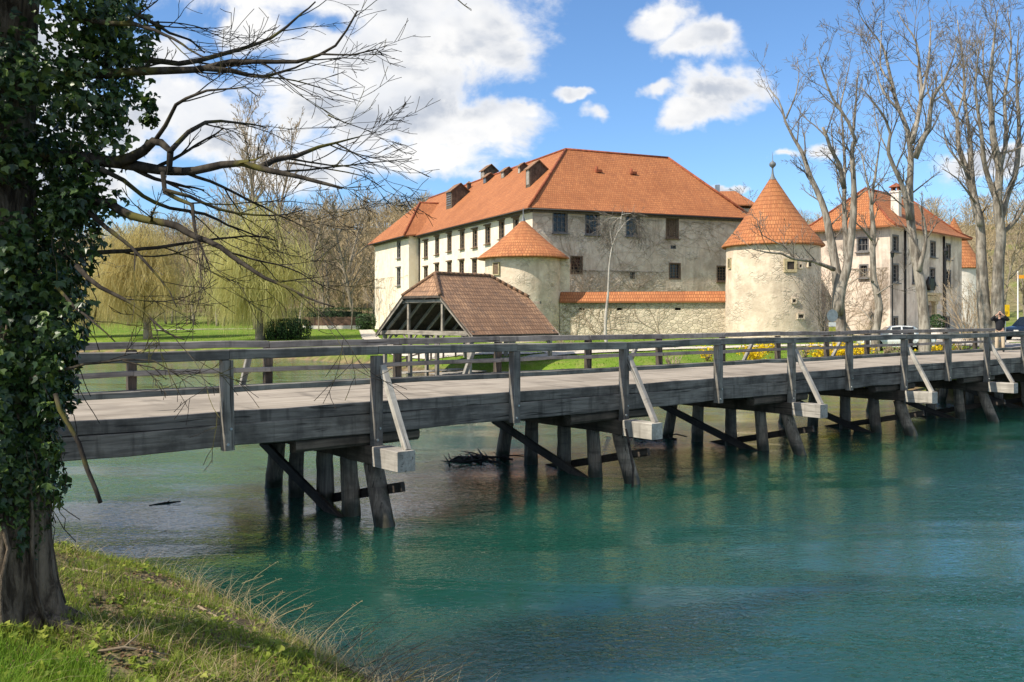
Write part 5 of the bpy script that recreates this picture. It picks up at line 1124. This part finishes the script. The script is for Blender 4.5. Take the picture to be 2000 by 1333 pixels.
for z in (.7, 1.4): a_, b3 = G(592, 127), G(708, 127); rl.bar(a_ + UP * z + V2(0, .04), b3 + UP * z + V2(0, .04), .05, .09)
mb.build('picket', M['fence_brown'] if 'fence_brown' in M else plain('fence_brown', (.20, .12, .085), .85, var=.4, scale=1.2), f); rl.build('rail', M['brown_wood'], f); a_, b3 = G(592, 126.7), G(708, 126.7); wl2.bar(a_ + UP * .2, b3 + UP * .2, .3, .5); wl2.build('plinth', M['white_render'], f)
# low post and rail fence by the water, jetties in the shed
f = tag(empty('low_fence', G(830, 61)), 'low rustic post and rail fence on the grass left of the shed', 'fence'); a, b = MB(), MB(); prev = None
for i, x in enumerate((772, 795, 818, 842, 866, 890)):
    q = G(x, 62 - i * .7); a.bar(q - UP * .3, q + UP * .75, .12, .12)
    if prev is not None: b.bar(prev + UP * .62, q + UP * .62, .05, .10, mi=0)
    prev = q
a.build('post', M['dark_wood'], f); b.build('rail', M['dark_wood'], f)
for i, (a_, b_, l) in enumerate(((0.9, 1.2, 'long plank jetty inside the timber shed, farthest left'), (3.2, .4, 'plank jetty in the middle of the timber shed'), (5.4, -.4, 'short plank jetty at the open front of the timber shed'))):
    q0, q1 = sp(a_, b_, .42), sp(a_ - .2, SLn + .8, .50); j = tag(empty('jetty', q0), l, 'jetty', 'plank jetties in the timber shed'); mb = MB(); d = (q1 - q0).normalized(); ln = (q1 - q0).length; s_ = V2(-d.y, d.x).normalized(); kk = int(ln / .2)
    for m_ in range(kk): mb.box(q0 + d * (m_ + .5) * .2 + UP * pr_.gauss(0, .004), (.185, 1.1, .05), (d, s_, UP))
    mb.build('planking', M['pale_wood'], j)
    for m_ in (.05, .5, .95):
        for s in (-.45, .45): q = q0.lerp(q1, m_) + s_ * s; mb = MB(); mb.bar((q.x, q.y, -.8), (q.x, q.y, .40), .12, .12); mb.build('leg', M['dark_wood'], j)
# forsythia and other shrubs along the path behind the bridge
def forsythia(label, c, R, H, n, seed, m='forsythia', cat='shrub', name='forsythia_bush', group='yellow forsythia bushes behind the bridge'):
    r_ = random.Random(seed); q_ = np.random.default_rng(seed); t = tag(empty(name, c), label, cat, group); a = MB(); pts_all = []
    for i in range(26):
        g = r_.uniform(0, 6.28); d = Vector((math.cos(g) * R / H, math.sin(g) * R / H, 1)) * r_.uniform(.6, 1.1); pts = [Vector(c)]
        for k in range(6): d = (d + rdir(r_) * .15 - UP * .05); pts.append(pts[-1] + d.normalized() * H * r_.uniform(.14, .2)); pts_all.append(tuple(pts[-1])) if k > 0 else None
        a.tube(pts, [.016, .014, .012, .010, .008, .006, .005], 3)
    a.build('stem', M['twig_brown'], t); pa = np.array(pts_all); cc = pa[q_.integers(0, len(pa), n)] + q_.normal(0, .13, (n, 3))
    lv = np_leaves('blossom', cc, q_.normal(0, 1, (n, 3)), q_.uniform(.07, .13, n), M[m], t, q_); tag(lv, kind='stuff')
for i, (x, Y, R, H, n, l) in enumerate([(1471, 47.5, .75, 1.05, 800, 'bright yellow forsythia bush standing alone on the lawn'), (1381, 49, .5, .85, 170, 'half open yellow forsythia bush with few flowers, left of the bright one'), (1603, 47, .6, 1.0, 420, 'yellow forsythia bush left of the scarred forked tree'), (1640, 46.5, .7, 1.1, 700, 'wide yellow forsythia bush in front of the scarred forked tree'),
    (1668, 46.5, .65, 1.0, 600, 'yellow forsythia bush right of the scarred forked tree'), (1822, 47.5, .6, .8, 480, 'yellow forsythia bush beside the trunk of the tallest bare tree'), (1853, 48, .45, .7, 260, 'small yellow forsythia bush at the right end of the row'), (1500, 54, .6, .9, 360, 'yellow forsythia bush at the foot of the tall round tower')]):
    forsythia(l, G(x, Y), R, H, n, 100 + i)
for i, (x, Y, l) in enumerate([(1315, 47.5, 'small grey leafless shrub on the lawn edge behind the bridge'), (1570, 48, 'reddish leafless shrub between the yellow bushes'), (1720, 47.5, 'brown leafless shrub in front of the slender tree'), (1752, 47, 'brown leafless shrub left of the tallest bare tree'), (1880, 48.5, 'brown leafless shrub at the end of the bridge railing'), (1105, 58, 'low leafless shrub beside the shed roof corner')]):
    bush('leafless_shrub', l, G(x, Y), .6, 1.0, 16, 120 + i, M['twig_brown'], 1, group='leafless shrubs behind the bridge')
# climbers on the walls
def climber(label, P0, u, nrm, roots, seed, Hh, spread, m, r0=.035, name='wall_climber', n_side=4, xr=(0, 10)):
    r_ = random.Random(seed); t = tag(empty(name, Vector((*V2(P0.x, P0.y).xy, 1.9)) + Vector(u) * roots[0]), label, 'climber'); a = MB()
    def run(x, z, an, L, r, lv):
        pts, k = [], max(3, int(L / .35)); 
        for i in range(k + 1):
            w_ = P0 + Vector(u) * x; pts.append(Vector((w_.x, w_.y, z)) + Vector(nrm) * (.03 + r)); an += r_.gauss(0, .16); x += math.cos(an) * L / k; z += math.sin(an) * L / k
            if x < xr[0] + .1 or x > xr[1] - .1 or z < 1.7: break
            if z > Hh: an -= .5 * math.copysign(1, math.cos(an)); z = Hh
            if lv and i and r_.random() < n_side * .16: run(x, z, an + r_.choice((-1, 1)) * r_.uniform(.3, .9), L * r_.uniform(.3, .55), r * .6, lv - 1)
        if len(pts) > 1: a.tube(pts, [max(.008, r * (1 - .7 * i / k)) for i in range(len(pts))], 4)
    for x in roots:
        for s in range(r_.randint(2, 4)): run(x, 1.9, r_.uniform(*spread), r_.uniform(.6, 1.3) * Hh * 1.1, r0, 2)
    a.build('stem', m, t, smooth=False); return t
climber('spreading bare climber fanned over the low stone wall', Wa, wu, wn_, [1.2, 3.2, 4.6, 8.5], 131, 5.0, (.15, 2.9), M['twig_brown'], .024, xr=(0, 14.7))
climber('bare creeper patch on the lower part of the grey palace wall', C0, uf, nf, [3.5, 9.0], 132, 8.2, (.9, 2.3), M['twig_brown'], .013, xr=(0, 23))
climber('bare creeper on the upper grey wall between the two left windows', C0, uf, nf, [3.6], 133, 13.3, (1.35, 1.8), M['twig_brown'], .011, n_side=1.5, xr=(0, 23))
climber('faded bare creeper streaking down the sunny castle wing', Wc, ul, nl, [9.5, 12.0], 134, 9.0, (1.35, 1.8), M['twig_brown'], .011, n_side=2, xr=(0, 14))
climber('bare creeper on the shaded wall right of the tall tower', a0, du, dn, [1.5, 3.5, 5.5, 7.0], 135, 6.8, (.6, 2.5), M['twig_brown'], .026, xr=(0, ll_))
climber('bare creeper on the sunny side of the pale house', H0, hl, hm_, [1.6, 5.0], 136, 8.0, (1.0, 2.1), M['twig_brown'], .016, n_side=3, xr=(0, 7.5))

# ---------------------------------------------------------------- vehicles, signs, lamps, people
def car(name, label, c, hd, paint, L=4.3, Wd=1.78, H=1.48, suv=False):
    t = tag(empty(name, c, 0), label, 'car'); X = V2(math.cos(hd), math.sin(hd)); Y = V2(-X.y, X.x); c = Vector(c)
    def q(x, y, z): return c + X * x + Y * y + UP * z
    h = L / 2; w = Wd / 2; bz = .95 if suv else .86
    st = [(-h, .45, bz - .22, bz - .20, .80, .78), (-h + .12, .28, bz - .02, bz, .93, .86), (-h + (.25 if suv else .55), .22, bz, bz + .06, 1, .84), (-h + (.75 if suv else 1.25), .22, bz, H - .04, 1, .76), (-.15, .20, bz, H, 1, .76), (.45, .20, bz, H - .05, 1, .75), (1.15, .20, bz - .02, bz + .04, 1, .82), (h - .35, .22, bz - .12, bz - .08, .97, .84), (h - .05, .30, bz - .25, bz - .22, .86, .78), (h, .42, bz - .38, bz - .36, .76, .70)]
    mb = MB(); vs = []
    for (x, z0, zb, zr, kb, kr) in st: vs += [q(x, -w * kb * .94, z0), q(x, -w * kb, (z0 + zb) / 2), q(x, -w * kb * .97, zb), q(x, -w * kr, zr), q(x, -w * kr * .5, zr + .03), q(x, w * kr * .5, zr + .03), q(x, w * kr, zr), q(x, w * kb * .97, zb), q(x, w * kb, (z0 + zb) / 2), q(x, w * kb * .94, z0)]
    n = 10; mb.add(vs, [(i * n + j, (i + 1) * n + j, (i + 1) * n + (j + 1) % n, i * n + (j + 1) % n) for i in range(len(st) - 1) for j in range(n)] + [tuple(range(n)), tuple((len(st) - 1) * n + n - 1 - k for k in range(n))], smooth=False); mb.build('body', paint, t)
    def face(name, i0, i1, j0, j1, s0, s1, e_):
        A_ = [vs[i0 * n + j0], vs[i1 * n + j0], vs[i1 * n + j1], vs[i0 * n + j1]]; m_ = sum(A_, Vector()) / 4; A_ = [m_ + (p - m_) * s0 for p in A_]; nn = (A_[1] - A_[0]).cross(A_[3] - A_[0]).normalized()
        if nn.dot(m_ - (c + UP * .7)) < 0: nn = -nn
        g = MB(); A_ = [p + nn * e_ for p in A_]; g.add(A_, [(0, 1, 2, 3)]); g.build(name, M['glass'], t)
    for i in (3, 4):
        face('side_window', i, i + 1, 2, 3, .86, 1, .012); face('side_window', i, i + 1, 7, 6, .86, 1, .012)
    face('windscreen', 5, 6, 3, 6, .88, 1, .03); face('rear_window', 2, 3, 3, 6, .84, 1, .03)
    for x in (-h + .85, h - .85):
        for s in (-1, 1):
            pts = [q(x, s * (w - .20), .32), q(x, s * (w + .01), .32)]; m1 = MB(); m1.tube(pts, [.33, .33], 18); wl_ = m1.build('wheel', M['rubber'], t); m2 = MB(); m2.tube([q(x, s * (w - .02), .32), q(x, s * (w + .025), .32)], [.2, .19], 14); m2.build('rim', M['metal_grey'], wl_)
    for s in (-1, 1):
        g = MB(); g.box(q(h - .06, s * w * .58, bz - .30), (.12, .36, .14), (X, Y, UP)); g.build('headlight', M['lamp_glass'], t)
        g = MB(); g.box(q(-h + .03, s * w * .62, bz - .14), (.12, .28, .16), (X, Y, UP)); g.build('tail_light', M['red'], t)
    return t
M['rubber'] = plain('tyre_rubber', (.02, .02, .02), .9); M['lamp_glass'] = plain('lamp_glass', (.6, .6, .58), .15, .6); M['red'] = plain('red_paint', (.45, .03, .02), .5); M['white'] = plain('white_paint', (.75, .75, .74), .5, var=.04)
M['car_white'] = plain('white_car_paint', (.72, .73, .72), .25, .6, var=.02); M['car_dark'] = plain('dark_car_paint', (.012, .018, .03), .2, .6, var=.05); M['yellow'] = plain('yellow_sign_paint', (.80, .50, .01), .5, var=.05); M['black'] = plain('black_cloth', (.014, .015, .019), .9, var=.25); M['orange'] = plain('orange_sign_paint', (.75, .32, .02), .5, var=.05)
car('parked_car', 'white car parked behind the railing left of the tallest bare tree', G(1750, 55), math.radians(170), M['car_white'])
car('parked_car', 'dark blue car parked by the road at the right edge', G(2018, 62), math.radians(200), M['car_dark'], 4.5, 1.85, 1.66, True)
def pole(name, label, cat, x, Y, ytop, r, m, build=None):
    b = G(x, Y); zt = P(x, ytop, Y).z; t = tag(empty(name, b), label, cat); mb = MB(); mb.tube([b - UP * .2, b + UP * .15, b + UP * .16, Vector((b.x, b.y, zt))], [r * 1.6, r * 1.6, r, r * .8], 8, smooth=False); mb.build('pole', m, t)
    if build: build(t, Vector((b.x, b.y, zt)))
    return t
def lantern(t, p):
    mb = MB(); mb.lathe(p, [(.02, 0), (.07, .05), (.10, .10), (.14, .36), (.15, .38)], 8, smooth=False); mb.build('lamp_glass', M['glass'], t); mb = MB(); mb.lathe(p, [(.19, .37), (.16, .41), (.08, .52), (.03, .58), (.02, .66), (.005, .70)], 8, smooth=False); mb.build('lamp_cap', M['metal_dark'], t)
pole('street_lamp', 'slim dark lamp post at the near corner of the pale house', 'street lamp', 1743, 62, 505, .06, M['metal_dark'], lantern)
pole('street_lamp', 'slim dark lamp post at the right end of the pale house', 'street lamp', 1847, 66, 500, .06, M['metal_dark'], lantern)
def rsign(t, p):
    n = V2(.25, -1).normalized(); mb = MB(); q = Vector((p.x, p.y - .05, CH - (617 - HY) * 47 / F)); mb.tube([q, q + n * .012], [.33, .33], 24, smooth=False); mb.build('round_plate', M['metal_grey'], t); u = V2(-n.y, n.x)
    mb = MB(); mb.box(q - UP * .46, (.42, .02, .22), (u, n, UP)); mb.build('white_plate', M['white'], t); mb = MB(); mb.box(q - UP * .76, (.40, .02, .30), (u, n, UP)); mb.build('yellow_plate', plain('lime_plate', (.42, .42, .07), .6), t)
pole('road_sign', 'grey backed round road sign with small plates beneath, beside the scarred forked tree', 'road sign', 1625, 47, 604, .03, M['metal_grey'], rsign)
def ysign(t, p):
    mb = MB(); q = Vector((p.x, p.y - .05, CH - (607 - HY) * 58 / F)); mb.box(q, (.46, .025, .76)); s_ = mb.build('sign_board', M['yellow'], t); mb = MB()
    for i in range(3): mb.box(q + V2(0, -.016) + UP * (-.10 - .09 * i), (.26 - .05 * i, .006, .035))
    mb.build('lettering', M['metal_dark'], s_)
pole('road_sign', 'upright yellow information sign above the head of the photographer', 'road sign', 1964, 58, 596, .03, M['metal_grey'], ysign)
def osign(t, p):
    mb = MB(); mb.box(p + Vector((.25, 0, -.5)), (.62, .03, .30)); mb.build('sign_board', M['orange'], t)
pole('sign_post', 'tall white pole with small orange sign on the grass slope at right', 'sign post', 1988, 78, 530, .06, M['white'], osign)
b = G(1795, 62); t = tag(empty('barrier_pole', b), 'raised red and white barrier pole behind the tallest bare tree', 'barrier'); mb = MB(); mb.box(b + UP * .5, (.28, .28, 1.0)); mb.build('stand', M['metal_grey'], t); mb = MB()
for i in range(12): mb.bar(b + Vector((.02 * i, 0, .8 + .24 * i)), b + Vector((.02 * (i + 1), 0, .8 + .24 * (i + 1))), .08, .08, mi=i % 2)
mb.build('boom', [M['red'], M['white']], t)
b = G(1829, 64); t = tag(empty('planter', b), 'white planter tub with round green box ball before the pale house', 'planter'); mb = MB(); mb.lathe(b, [(.45, 0), (.60, .75), (.66, .78), (.66, .86), (.55, .86), (.55, .78)], 16, smooth=False); mb.build('tub', M['white_render'], t)
q_ = lr.normal(size=(700, 3)); q_ /= np.linalg.norm(q_, axis=1)[:, None]; lv = np_leaves('foliage', q_ * .58 * lr.uniform(.85, 1.05, (700, 1)) + np.array([b.x, b.y, b.z + 1.25]), q_ + lr.normal(0, .4, (700, 3)), lr.uniform(.08, .14, 700), M['hedge'], t, lr); tag(lv, kind='stuff')
# person photographing from the bridge
def skin_mesh(name, verts, edges, radii, m, parent=None, sub=2, root=0):
    me = bpy.data.meshes.new(name); me.from_pydata([tuple(v) for v in verts], edges, []); me.materials.append(m); o = bpy.data.objects.new(name, me); COL.objects.link(o)
    o.modifiers.new('skin', 'SKIN'); 
    for i, r in enumerate(radii):
        rr = r if hasattr(r, '__len__') else (r, r); me.skin_vertices[0].data[i].radius = rr; me.skin_vertices[0].data[i].use_root = (i == root)
    s = o.modifiers.new('sub', 'SUBSURF'); s.levels = sub; s.render_levels = sub
    if parent is not None: setparent(o, parent)
    return o
px0 = P(1953, 687, 38.7); pb = Vector((px0.x, px0.y, ZD + .03)); pf = (V2(0, 0) - V2(pb.x, pb.y)).normalized(); ps = V2(-pf.y, pf.x)       # pf: the way he faces; ps: his right seen from us
def h(x, y, z): return pb + ps * x + pf * y + UP * z
person = tag(empty('person', pb), 'person in a black jacket and beige trousers photographing from the bridge with both arms raised', 'person')
V, E, Rr = [], [], []
def vtx(p, r, par=None):
    V.append(p); Rr.append(r); 
    if par is not None: E.append((par, len(V) - 1))
    return len(V) - 1
pel = vtx(h(0, 0, .95), (.15, .11)); sp1 = vtx(h(0, .0, 1.15), (.14, .10), pel); sp2 = vtx(h(0, .01, 1.35), (.16, .11), sp1); nk = vtx(h(0, .02, 1.50), .06, sp2); hd0 = vtx(h(0, .05, 1.60), (.072, .085), nk); hd1 = vtx(h(0, .05, 1.70), (.078, .095), hd0); vtx(h(0, .04, 1.78), .055, hd1); vtx(h(0, .155, 1.635), .014, hd0)
jk, tr = [], []
for s in (-1, 1):
    hp_ = vtx(h(s * .10, 0, .88), .095, pel); kn = vtx(h(s * .12, .03, .50), .062, hp_); an_ = vtx(h(s * .13, 0, .09), .042, kn); vtx(h(s * .14, .13, .045), .04, an_); tr.append((h(s * .10, 0, .88), h(s * .12, .03, .50), h(s * .13, 0, .10)))
    sh = vtx(h(s * .19, .0, 1.44), .062, sp2); el_ = vtx(h(s * .34, .12, 1.40), .047, sh); wr = vtx(h(s * .13, .27, 1.61), .030, el_); pm = vtx(h(s * .085, .29, 1.645), (.030, .022), wr); jk.append((h(s * .19, 0, 1.44), h(s * .34, .12, 1.40), h(s * .15, .255, 1.595)))
    for k, (dz, ln) in enumerate(((.035, .042), (.018, .048), (.0, .046), (-.018, .038))):
        f1 = vtx(h(s * .062, .305, 1.655 + dz), .0095, pm); f2 = vtx(h(s * (.062 - ln * .6), .318, 1.660 + dz), .009, f1); vtx(h(s * (.062 - ln), .300, 1.660 + dz), .008, f2)
    t1 = vtx(h(s * .085, .265, 1.605), .011, pm); vtx(h(s * .055, .255, 1.595), .009, t1)
body = skin_mesh('body', V, E, Rr, M['skin'], person)
V, E, Rr = [], [], []
a_ = vtx(h(0, 0, .86), (.20, .155)); b_ = vtx(h(0, 0, 1.15), (.185, .14), a_); c3 = vtx(h(0, .01, 1.36), (.20, .145), b_); vtx(h(0, .015, 1.49), .085, c3)
for x, y, z in jk: i = vtx(x, .085, c3); j_ = vtx(y, .068, i); vtx(z, .048, j_)
skin_mesh('jacket', V, E, Rr, M['black'], person)
V, E, Rr = [], [], []
a_ = vtx(h(0, 0, 1.02), (.165, .125))
for x, y, z in tr: i = vtx(x, .105, a_); j_ = vtx(y, .078, i); vtx(z, .062, j_)
M['beige'] = plain('beige_trousers', (.50, .40, .28), .9, var=.1); skin_mesh('trousers', V, E, Rr, M['beige'], person)
for s in (-1, 1): V, E, Rr = [], [], []; i = vtx(h(s * .13, -.04, .05), .05); vtx(h(s * .145, .15, .045), .045, i); skin_mesh('shoe', V, E, Rr, M['black'], person, 1)
V, E, Rr = [], [], []; i = vtx(h(0, -.005, 1.70), (.088, .088)); j_ = vtx(h(0, .02, 1.79), (.082, .085), i); skin_mesh('hair', V, E, Rr, plain('dark_hair', (.03, .022, .017), .7), person, 2)
for s in (-1, 1): mb = MB(); mb.lathe(h(s * .03, .135, 1.668), [(.001, -.011), (.011, 0), (.001, .011)], 8); mb.build('eye', M['white'], person); mb = MB(); mb.lathe(h(s * .082, .05, 1.63), [(.001, -.03), (.016, 0), (.001, .03)], 8); mb.build('ear', M['skin'], person)
cm = tag(empty('camera_body', h(0, .25, 1.66)), 'black camera held up to the face of the person on the bridge', 'camera'); mb = MB(); mb.box(h(0, .25, 1.655), (.13, .07, .09), (ps, pf, UP)); mb.box(h(0, .25, 1.715), (.05, .06, .04), (ps, pf, UP)); mb.build('housing', M['black'], cm); mb = MB(); mb.tube([h(0, .28, 1.65), h(0, .37, 1.65), h(0, .38, 1.65)], [.034, .038, .034], 14); mb.build('lens', M['glass'], cm)

# ---------------------------------------------------------------- driftwood and the near bank
def drift(label, c, n, R, seed):
    r_ = random.Random(seed); t = tag(empty('driftwood', c), label, 'driftwood', 'driftwood caught on the piles'); a = MB()
    for i in range(n):
        g = r_.gauss(math.atan2(BN.y, BN.x), .8); d = V2(math.cos(g), math.sin(g)); ln = r_.uniform(.4, 1.0) * R; q = Vector(c) + V2(r_.gauss(0, R * .35), r_.gauss(0, R * .35)) + UP * r_.uniform(-.05, .07); pts = [q - d * ln / 2, q + rdir(r_) * .06, q + d * ln / 2 + UP * r_.uniform(-.08, .12)]
        a.tube(pts, [r_.uniform(.008, .04)] * 2 + [.006], 5)
    a.build('branch', M['dark_wood'], t, smooth=True)
c_ = B(bent_s[1] - .6, 17.9, .02); drift('tangle of dark driftwood caught on the second row of piles', c_, 40, 1.3, 141)
c_ = B(bent_s[2] - .6, 17.9, .02); drift('tangle of dark driftwood caught on the third row of piles', c_, 36, 1.1, 142)
mb = MB(); q = B(bent_s[0] - 2.6, 17.6, .0); mb.tube([q, q + BD * .3 + UP * .01, q + BD * .6], [.01, .02, .01], 6); mb.tube([q + BD * .3, q + BD * .4 + UP * .05], [.012, .006], 5); tag(mb.build('floating_branch', M['dark_wood']), 'dark branch floating on the water beside the nearest piles', 'branch')
mb = MB(); q = B(bent_s[1] - .15, 13.0, 0); mb.tube([q + UP * 1.2 + BN * .3, q + UP * .4 - BD * .1, q - UP * .3 - BD * .15], [.03, .025, .02], 6); tag(mb.build('hanging_branch', M['dark_wood']), 'thin dark stick hanging into the water at the second row of piles', 'branch')
gr = np.random.default_rng(151)
def bank_pts(n, ymin=4.2, ymax=16.5, dmin=.05, clump=0.0, thr=0.0, fscale=1.2, seed=0):
    Y = np.exp(gr.uniform(math.log(ymin), math.log(ymax), n)); X = Y * gr.uniform(-.66, .0, n); z, sd, near, _ = ground(X, Y, True)
    f = np.array([mnoise.noise(Vector((x * fscale + seed, y * fscale, seed))) for x, y in zip(X, Y)]) if thr > -9 else np.zeros(n)
    ok = (sd > dmin) & near & (f > thr) & (sd < 7) & ((X - TB.x) ** 2 + (Y - TB.y) ** 2 > .16); return np.stack([X, Y, z], 1)[ok], sd[ok], f[ok]
p, sd, f = bank_pts(72000, thr=-.22); n = len(p); g1 = np_blades('bank_grass', p, gr.uniform(.05, .15, n) * (1 + .8 * np.clip(f, 0, 1)), gr.uniform(.004, .009, n), gr.uniform(.1, .9, n), M['grass'], rng=gr); tag(g1, 'fresh green grass growing on the near river bank', 'grass', kind='stuff')
p, sd, f = bank_pts(10000, thr=.0, seed=5.0); n = len(p); lf = np_leaves('ground_cover', p + np.stack([gr.normal(0, .02, n), gr.normal(0, .02, n), gr.uniform(.015, .09, n)], 1), np.array([0, 0, 1.0]) + gr.normal(0, .45, (n, 3)), gr.uniform(.018, .05, n), M['grass'], None, gr); tag(lf, 'small leafy ground plants covering the near bank', 'plants', kind='stuff')
p, sd, f = bank_pts(26000, thr=-.25, seed=9.0); n = len(p); lf = np_leaves('leaf_litter', p + np.stack([0 * sd, 0 * sd, gr.uniform(.004, .02, n)], 1), np.array([0, 0, 1.0]) + gr.normal(0, .25, (n, 3)), gr.uniform(.015, .05, n), M['litter'], None, gr); tag(lf, 'brown dead leaves lying on the near bank', 'leaves', kind='stuff')
p, sd, f = bank_pts(11000, thr=.05, seed=3.0, dmin=.0); n = len(p); g2 = np_blades('dry_grass', p, gr.uniform(.10, .32, n), gr.uniform(.003, .006, n), gr.uniform(.8, 2.2, n), M['straw'], rng=gr); tag(g2, 'pale dry grass lying over the near bank', 'grass', kind='stuff')
p, sd, f = bank_pts(30000, thr=-99, dmin=-.05); k_ = (sd < .55) & (gr.random(len(p)) < .5) & (p[:, 1] > 6.8); p = p[k_]; n = len(p); g3 = np_blades('reed_stalks', p, gr.uniform(.15, .55, n), gr.uniform(.003, .007, n), gr.uniform(.8, 2.0, n), M['straw'], rng=gr, k=4); tag(g3, 'dry straw coloured reed stalks hanging over the water edge', 'reeds', kind='stuff')
cl = []
for i in range(130):                                                # leafy weeds in rosettes
    Y = math.exp(gr.uniform(math.log(4.6), math.log(13))); X = Y * gr.uniform(-.64, -.08)
    if Y < 7.5 and gr.random() < .6: X = Y * gr.uniform(-.62, -.42)
    sdi = float(river_sd(np.array([X]), np.array([Y]))[0][0])
    if not (.25 < sdi < 6) or (X - TB.x) ** 2 + (Y - TB.y) ** 2 < .2: continue
    m_ = gr.integers(10, 26); a_ = gr.uniform(0, 6.28, m_); r_ = gr.uniform(.02, .13, m_); cl.append(np.stack([X + r_ * np.cos(a_), Y + r_ * np.sin(a_), gz(X, Y) + gr.uniform(.04, .14, m_) - r_ * .4], 1))
cl = np.concatenate(cl); n = len(cl); lf = np_ivy('weeds', cl, np.array([0, 0, 1.0]) + gr.normal(0, .4, (n, 3)), gr.uniform(.035, .085, n), M['grass'], None, gr); tag(lf, 'broad leaved green weeds growing on the near bank', 'weeds', kind='stuff')
# lush tuft in the near corner, sticks, tall stalks, bare twig shrub
Y = gr.uniform(4.3, 6.4, 9000); X = Y * gr.uniform(-.66, -.46, 9000); z, sd, nb, _ = ground(X, Y, True); n = len(X); g4 = np_blades('corner_grass', np.stack([X, Y, z], 1), gr.uniform(.08, .22, n), gr.uniform(.004, .008, n), gr.uniform(.2, .9, n), M['lawn_blades'], rng=gr); tag(g4, 'bright lush grass in the near corner of the bank', 'grass', kind='stuff')
rs_ = random.Random(161)
for i, (x, y, an, ln, l) in enumerate([(330, 1190, .1, .5, 'short dead stick lying on the sunny part of the bank'), (420, 1215, -.6, .55, 'forked dead stick lying at the middle of the bank'), (250, 1270, .5, .6, 'dead stick lying in the shade near the trunk'), (520, 1275, .3, .45, 'dead stick lying near the waterside twigs'), (180, 1120, .2, .4, 'dead stick lying beside the ivy tree')]):
    r = Vector(((x - HX) / F, 1, (HY - y) / F)); q = None
    for s in range(400, 1600): 
        w_ = r * (s * .01) + UP * CH
        if w_.z < gz(w_.x, w_.y): q = w_; break
    if q is None: continue
    d = V2(math.cos(an), math.sin(an)); mb = MB(); e1 = q - d * ln / 2; e2 = q + d * ln / 2; pts = [Vector((v.x, v.y, gz(v.x, v.y) + .025)) for v in (e1, q + V2(rs_.gauss(0, .03), rs_.gauss(0, .03)), e2)]; mb.tube(pts, [.014, .012, .006], 6); mb.tube([pts[1], pts[1] + d * .12 + V2(-d.y, d.x) * .1 + UP * .05], [.008, .004], 5); tag(mb.build('fallen_stick', M['twig_brown']), l, 'stick', 'fallen sticks on the bank')
t = tag(empty('bare_shrub', (-1.5, 8.2, .2)), 'low shrub of thin dark arching twigs at the water edge in the foreground', 'shrub'); a = MB()
for i in range(34):
    y_ = rs_.uniform(6.6, 8.3); x_ = -.9 - (y_ - 7.0) * .55 + rs_.gauss(0, .25); q = Vector((x_, y_, gz(x_, y_) - .05)); d = Vector((rs_.uniform(.1, 1.1), rs_.gauss(0, .35), rs_.uniform(.6, 1.0))).normalized(); pts = [q]; ln = rs_.uniform(.3, 1.05)
    for k in range(6): d = (d + rdir(rs_) * .07 + Vector((.06, 0, -.05))).normalized(); pts.append(pts[-1] + d * ln / 6)
    a.tube(pts, [.005, .0045, .004, .0035, .003, .0025, .002], 4)
    if rs_.random() < .6: b_ = pts[3]; a.tube([b_, b_ + (pts[4] - b_) * 1.5 + rdir(rs_) * .06, b_ + (pts[4] - b_) * 3 + rdir(rs_) * .12], [.003, .0025, .002], 3)
a.build('stem', M['branch_near'], t)
t = tag(empty('dry_stalks', (-2.3, 9.7, .1)), 'tall pale dry stalks with seed heads leaning over the water edge', 'plant')
for x, y, ln, dx in ((500, 1190, .55, .5), (470, 1150, .6, .6), (610, 1240, .75, .55), (520, 1215, .6, .9), (430, 1130, .7, .75), (300, 1060, .9, .9), (560, 1230, .5, .3), (660, 1285, .55, .5), (400, 1100, .6, .9), (455, 1125, .8, .4), (350, 1075, .7, .95)):
    a = MB(); r = Vector(((x - HX) / F, 1, (HY - y) / F)); q = r * (CH / ((y - HY) / F) * .985) + UP * CH; q.z = gz(q.x, q.y); d = Vector((dx, rs_.gauss(0, .25), .8)).normalized(); pts = [q]
    for k in range(6): d = (d + Vector((.07, 0, -.05)) + rdir(rs_) * .04).normalized(); pts.append(pts[-1] + d * ln / 6)
    a.tube(pts, [.006, .0055, .005, .0045, .004, .0035, .003], 4)
    for k in range(7): e_ = pts[-1] + rdir(rs_) * .03; a.tube([pts[-1] - d * .02 * k, e_ - d * .02 * k + UP * .01], [.004, .002], 3)
    a.build('stalk', M['straw'], t)
# rough lawn blades on the castle bank that catch the light
n = 26000; Y = np.exp(gr.uniform(math.log(44), math.log(120), n)); X = Y * gr.uniform(-.52, .40, n); z, sd, nb, hm = ground(X, Y, True); ok = (sd > .4) & ~nb & (hm < .3)
g5 = np_blades('lawn_grass', np.stack([X, Y, z], 1)[ok], gr.uniform(.06, .16, ok.sum()), gr.uniform(.03, .06, ok.sum()), gr.uniform(.1, .8, ok.sum()), M['lawn_blades'], rng=gr, k=2); tag(g5, 'short green lawn grass on the castle bank', 'grass', kind='stuff')
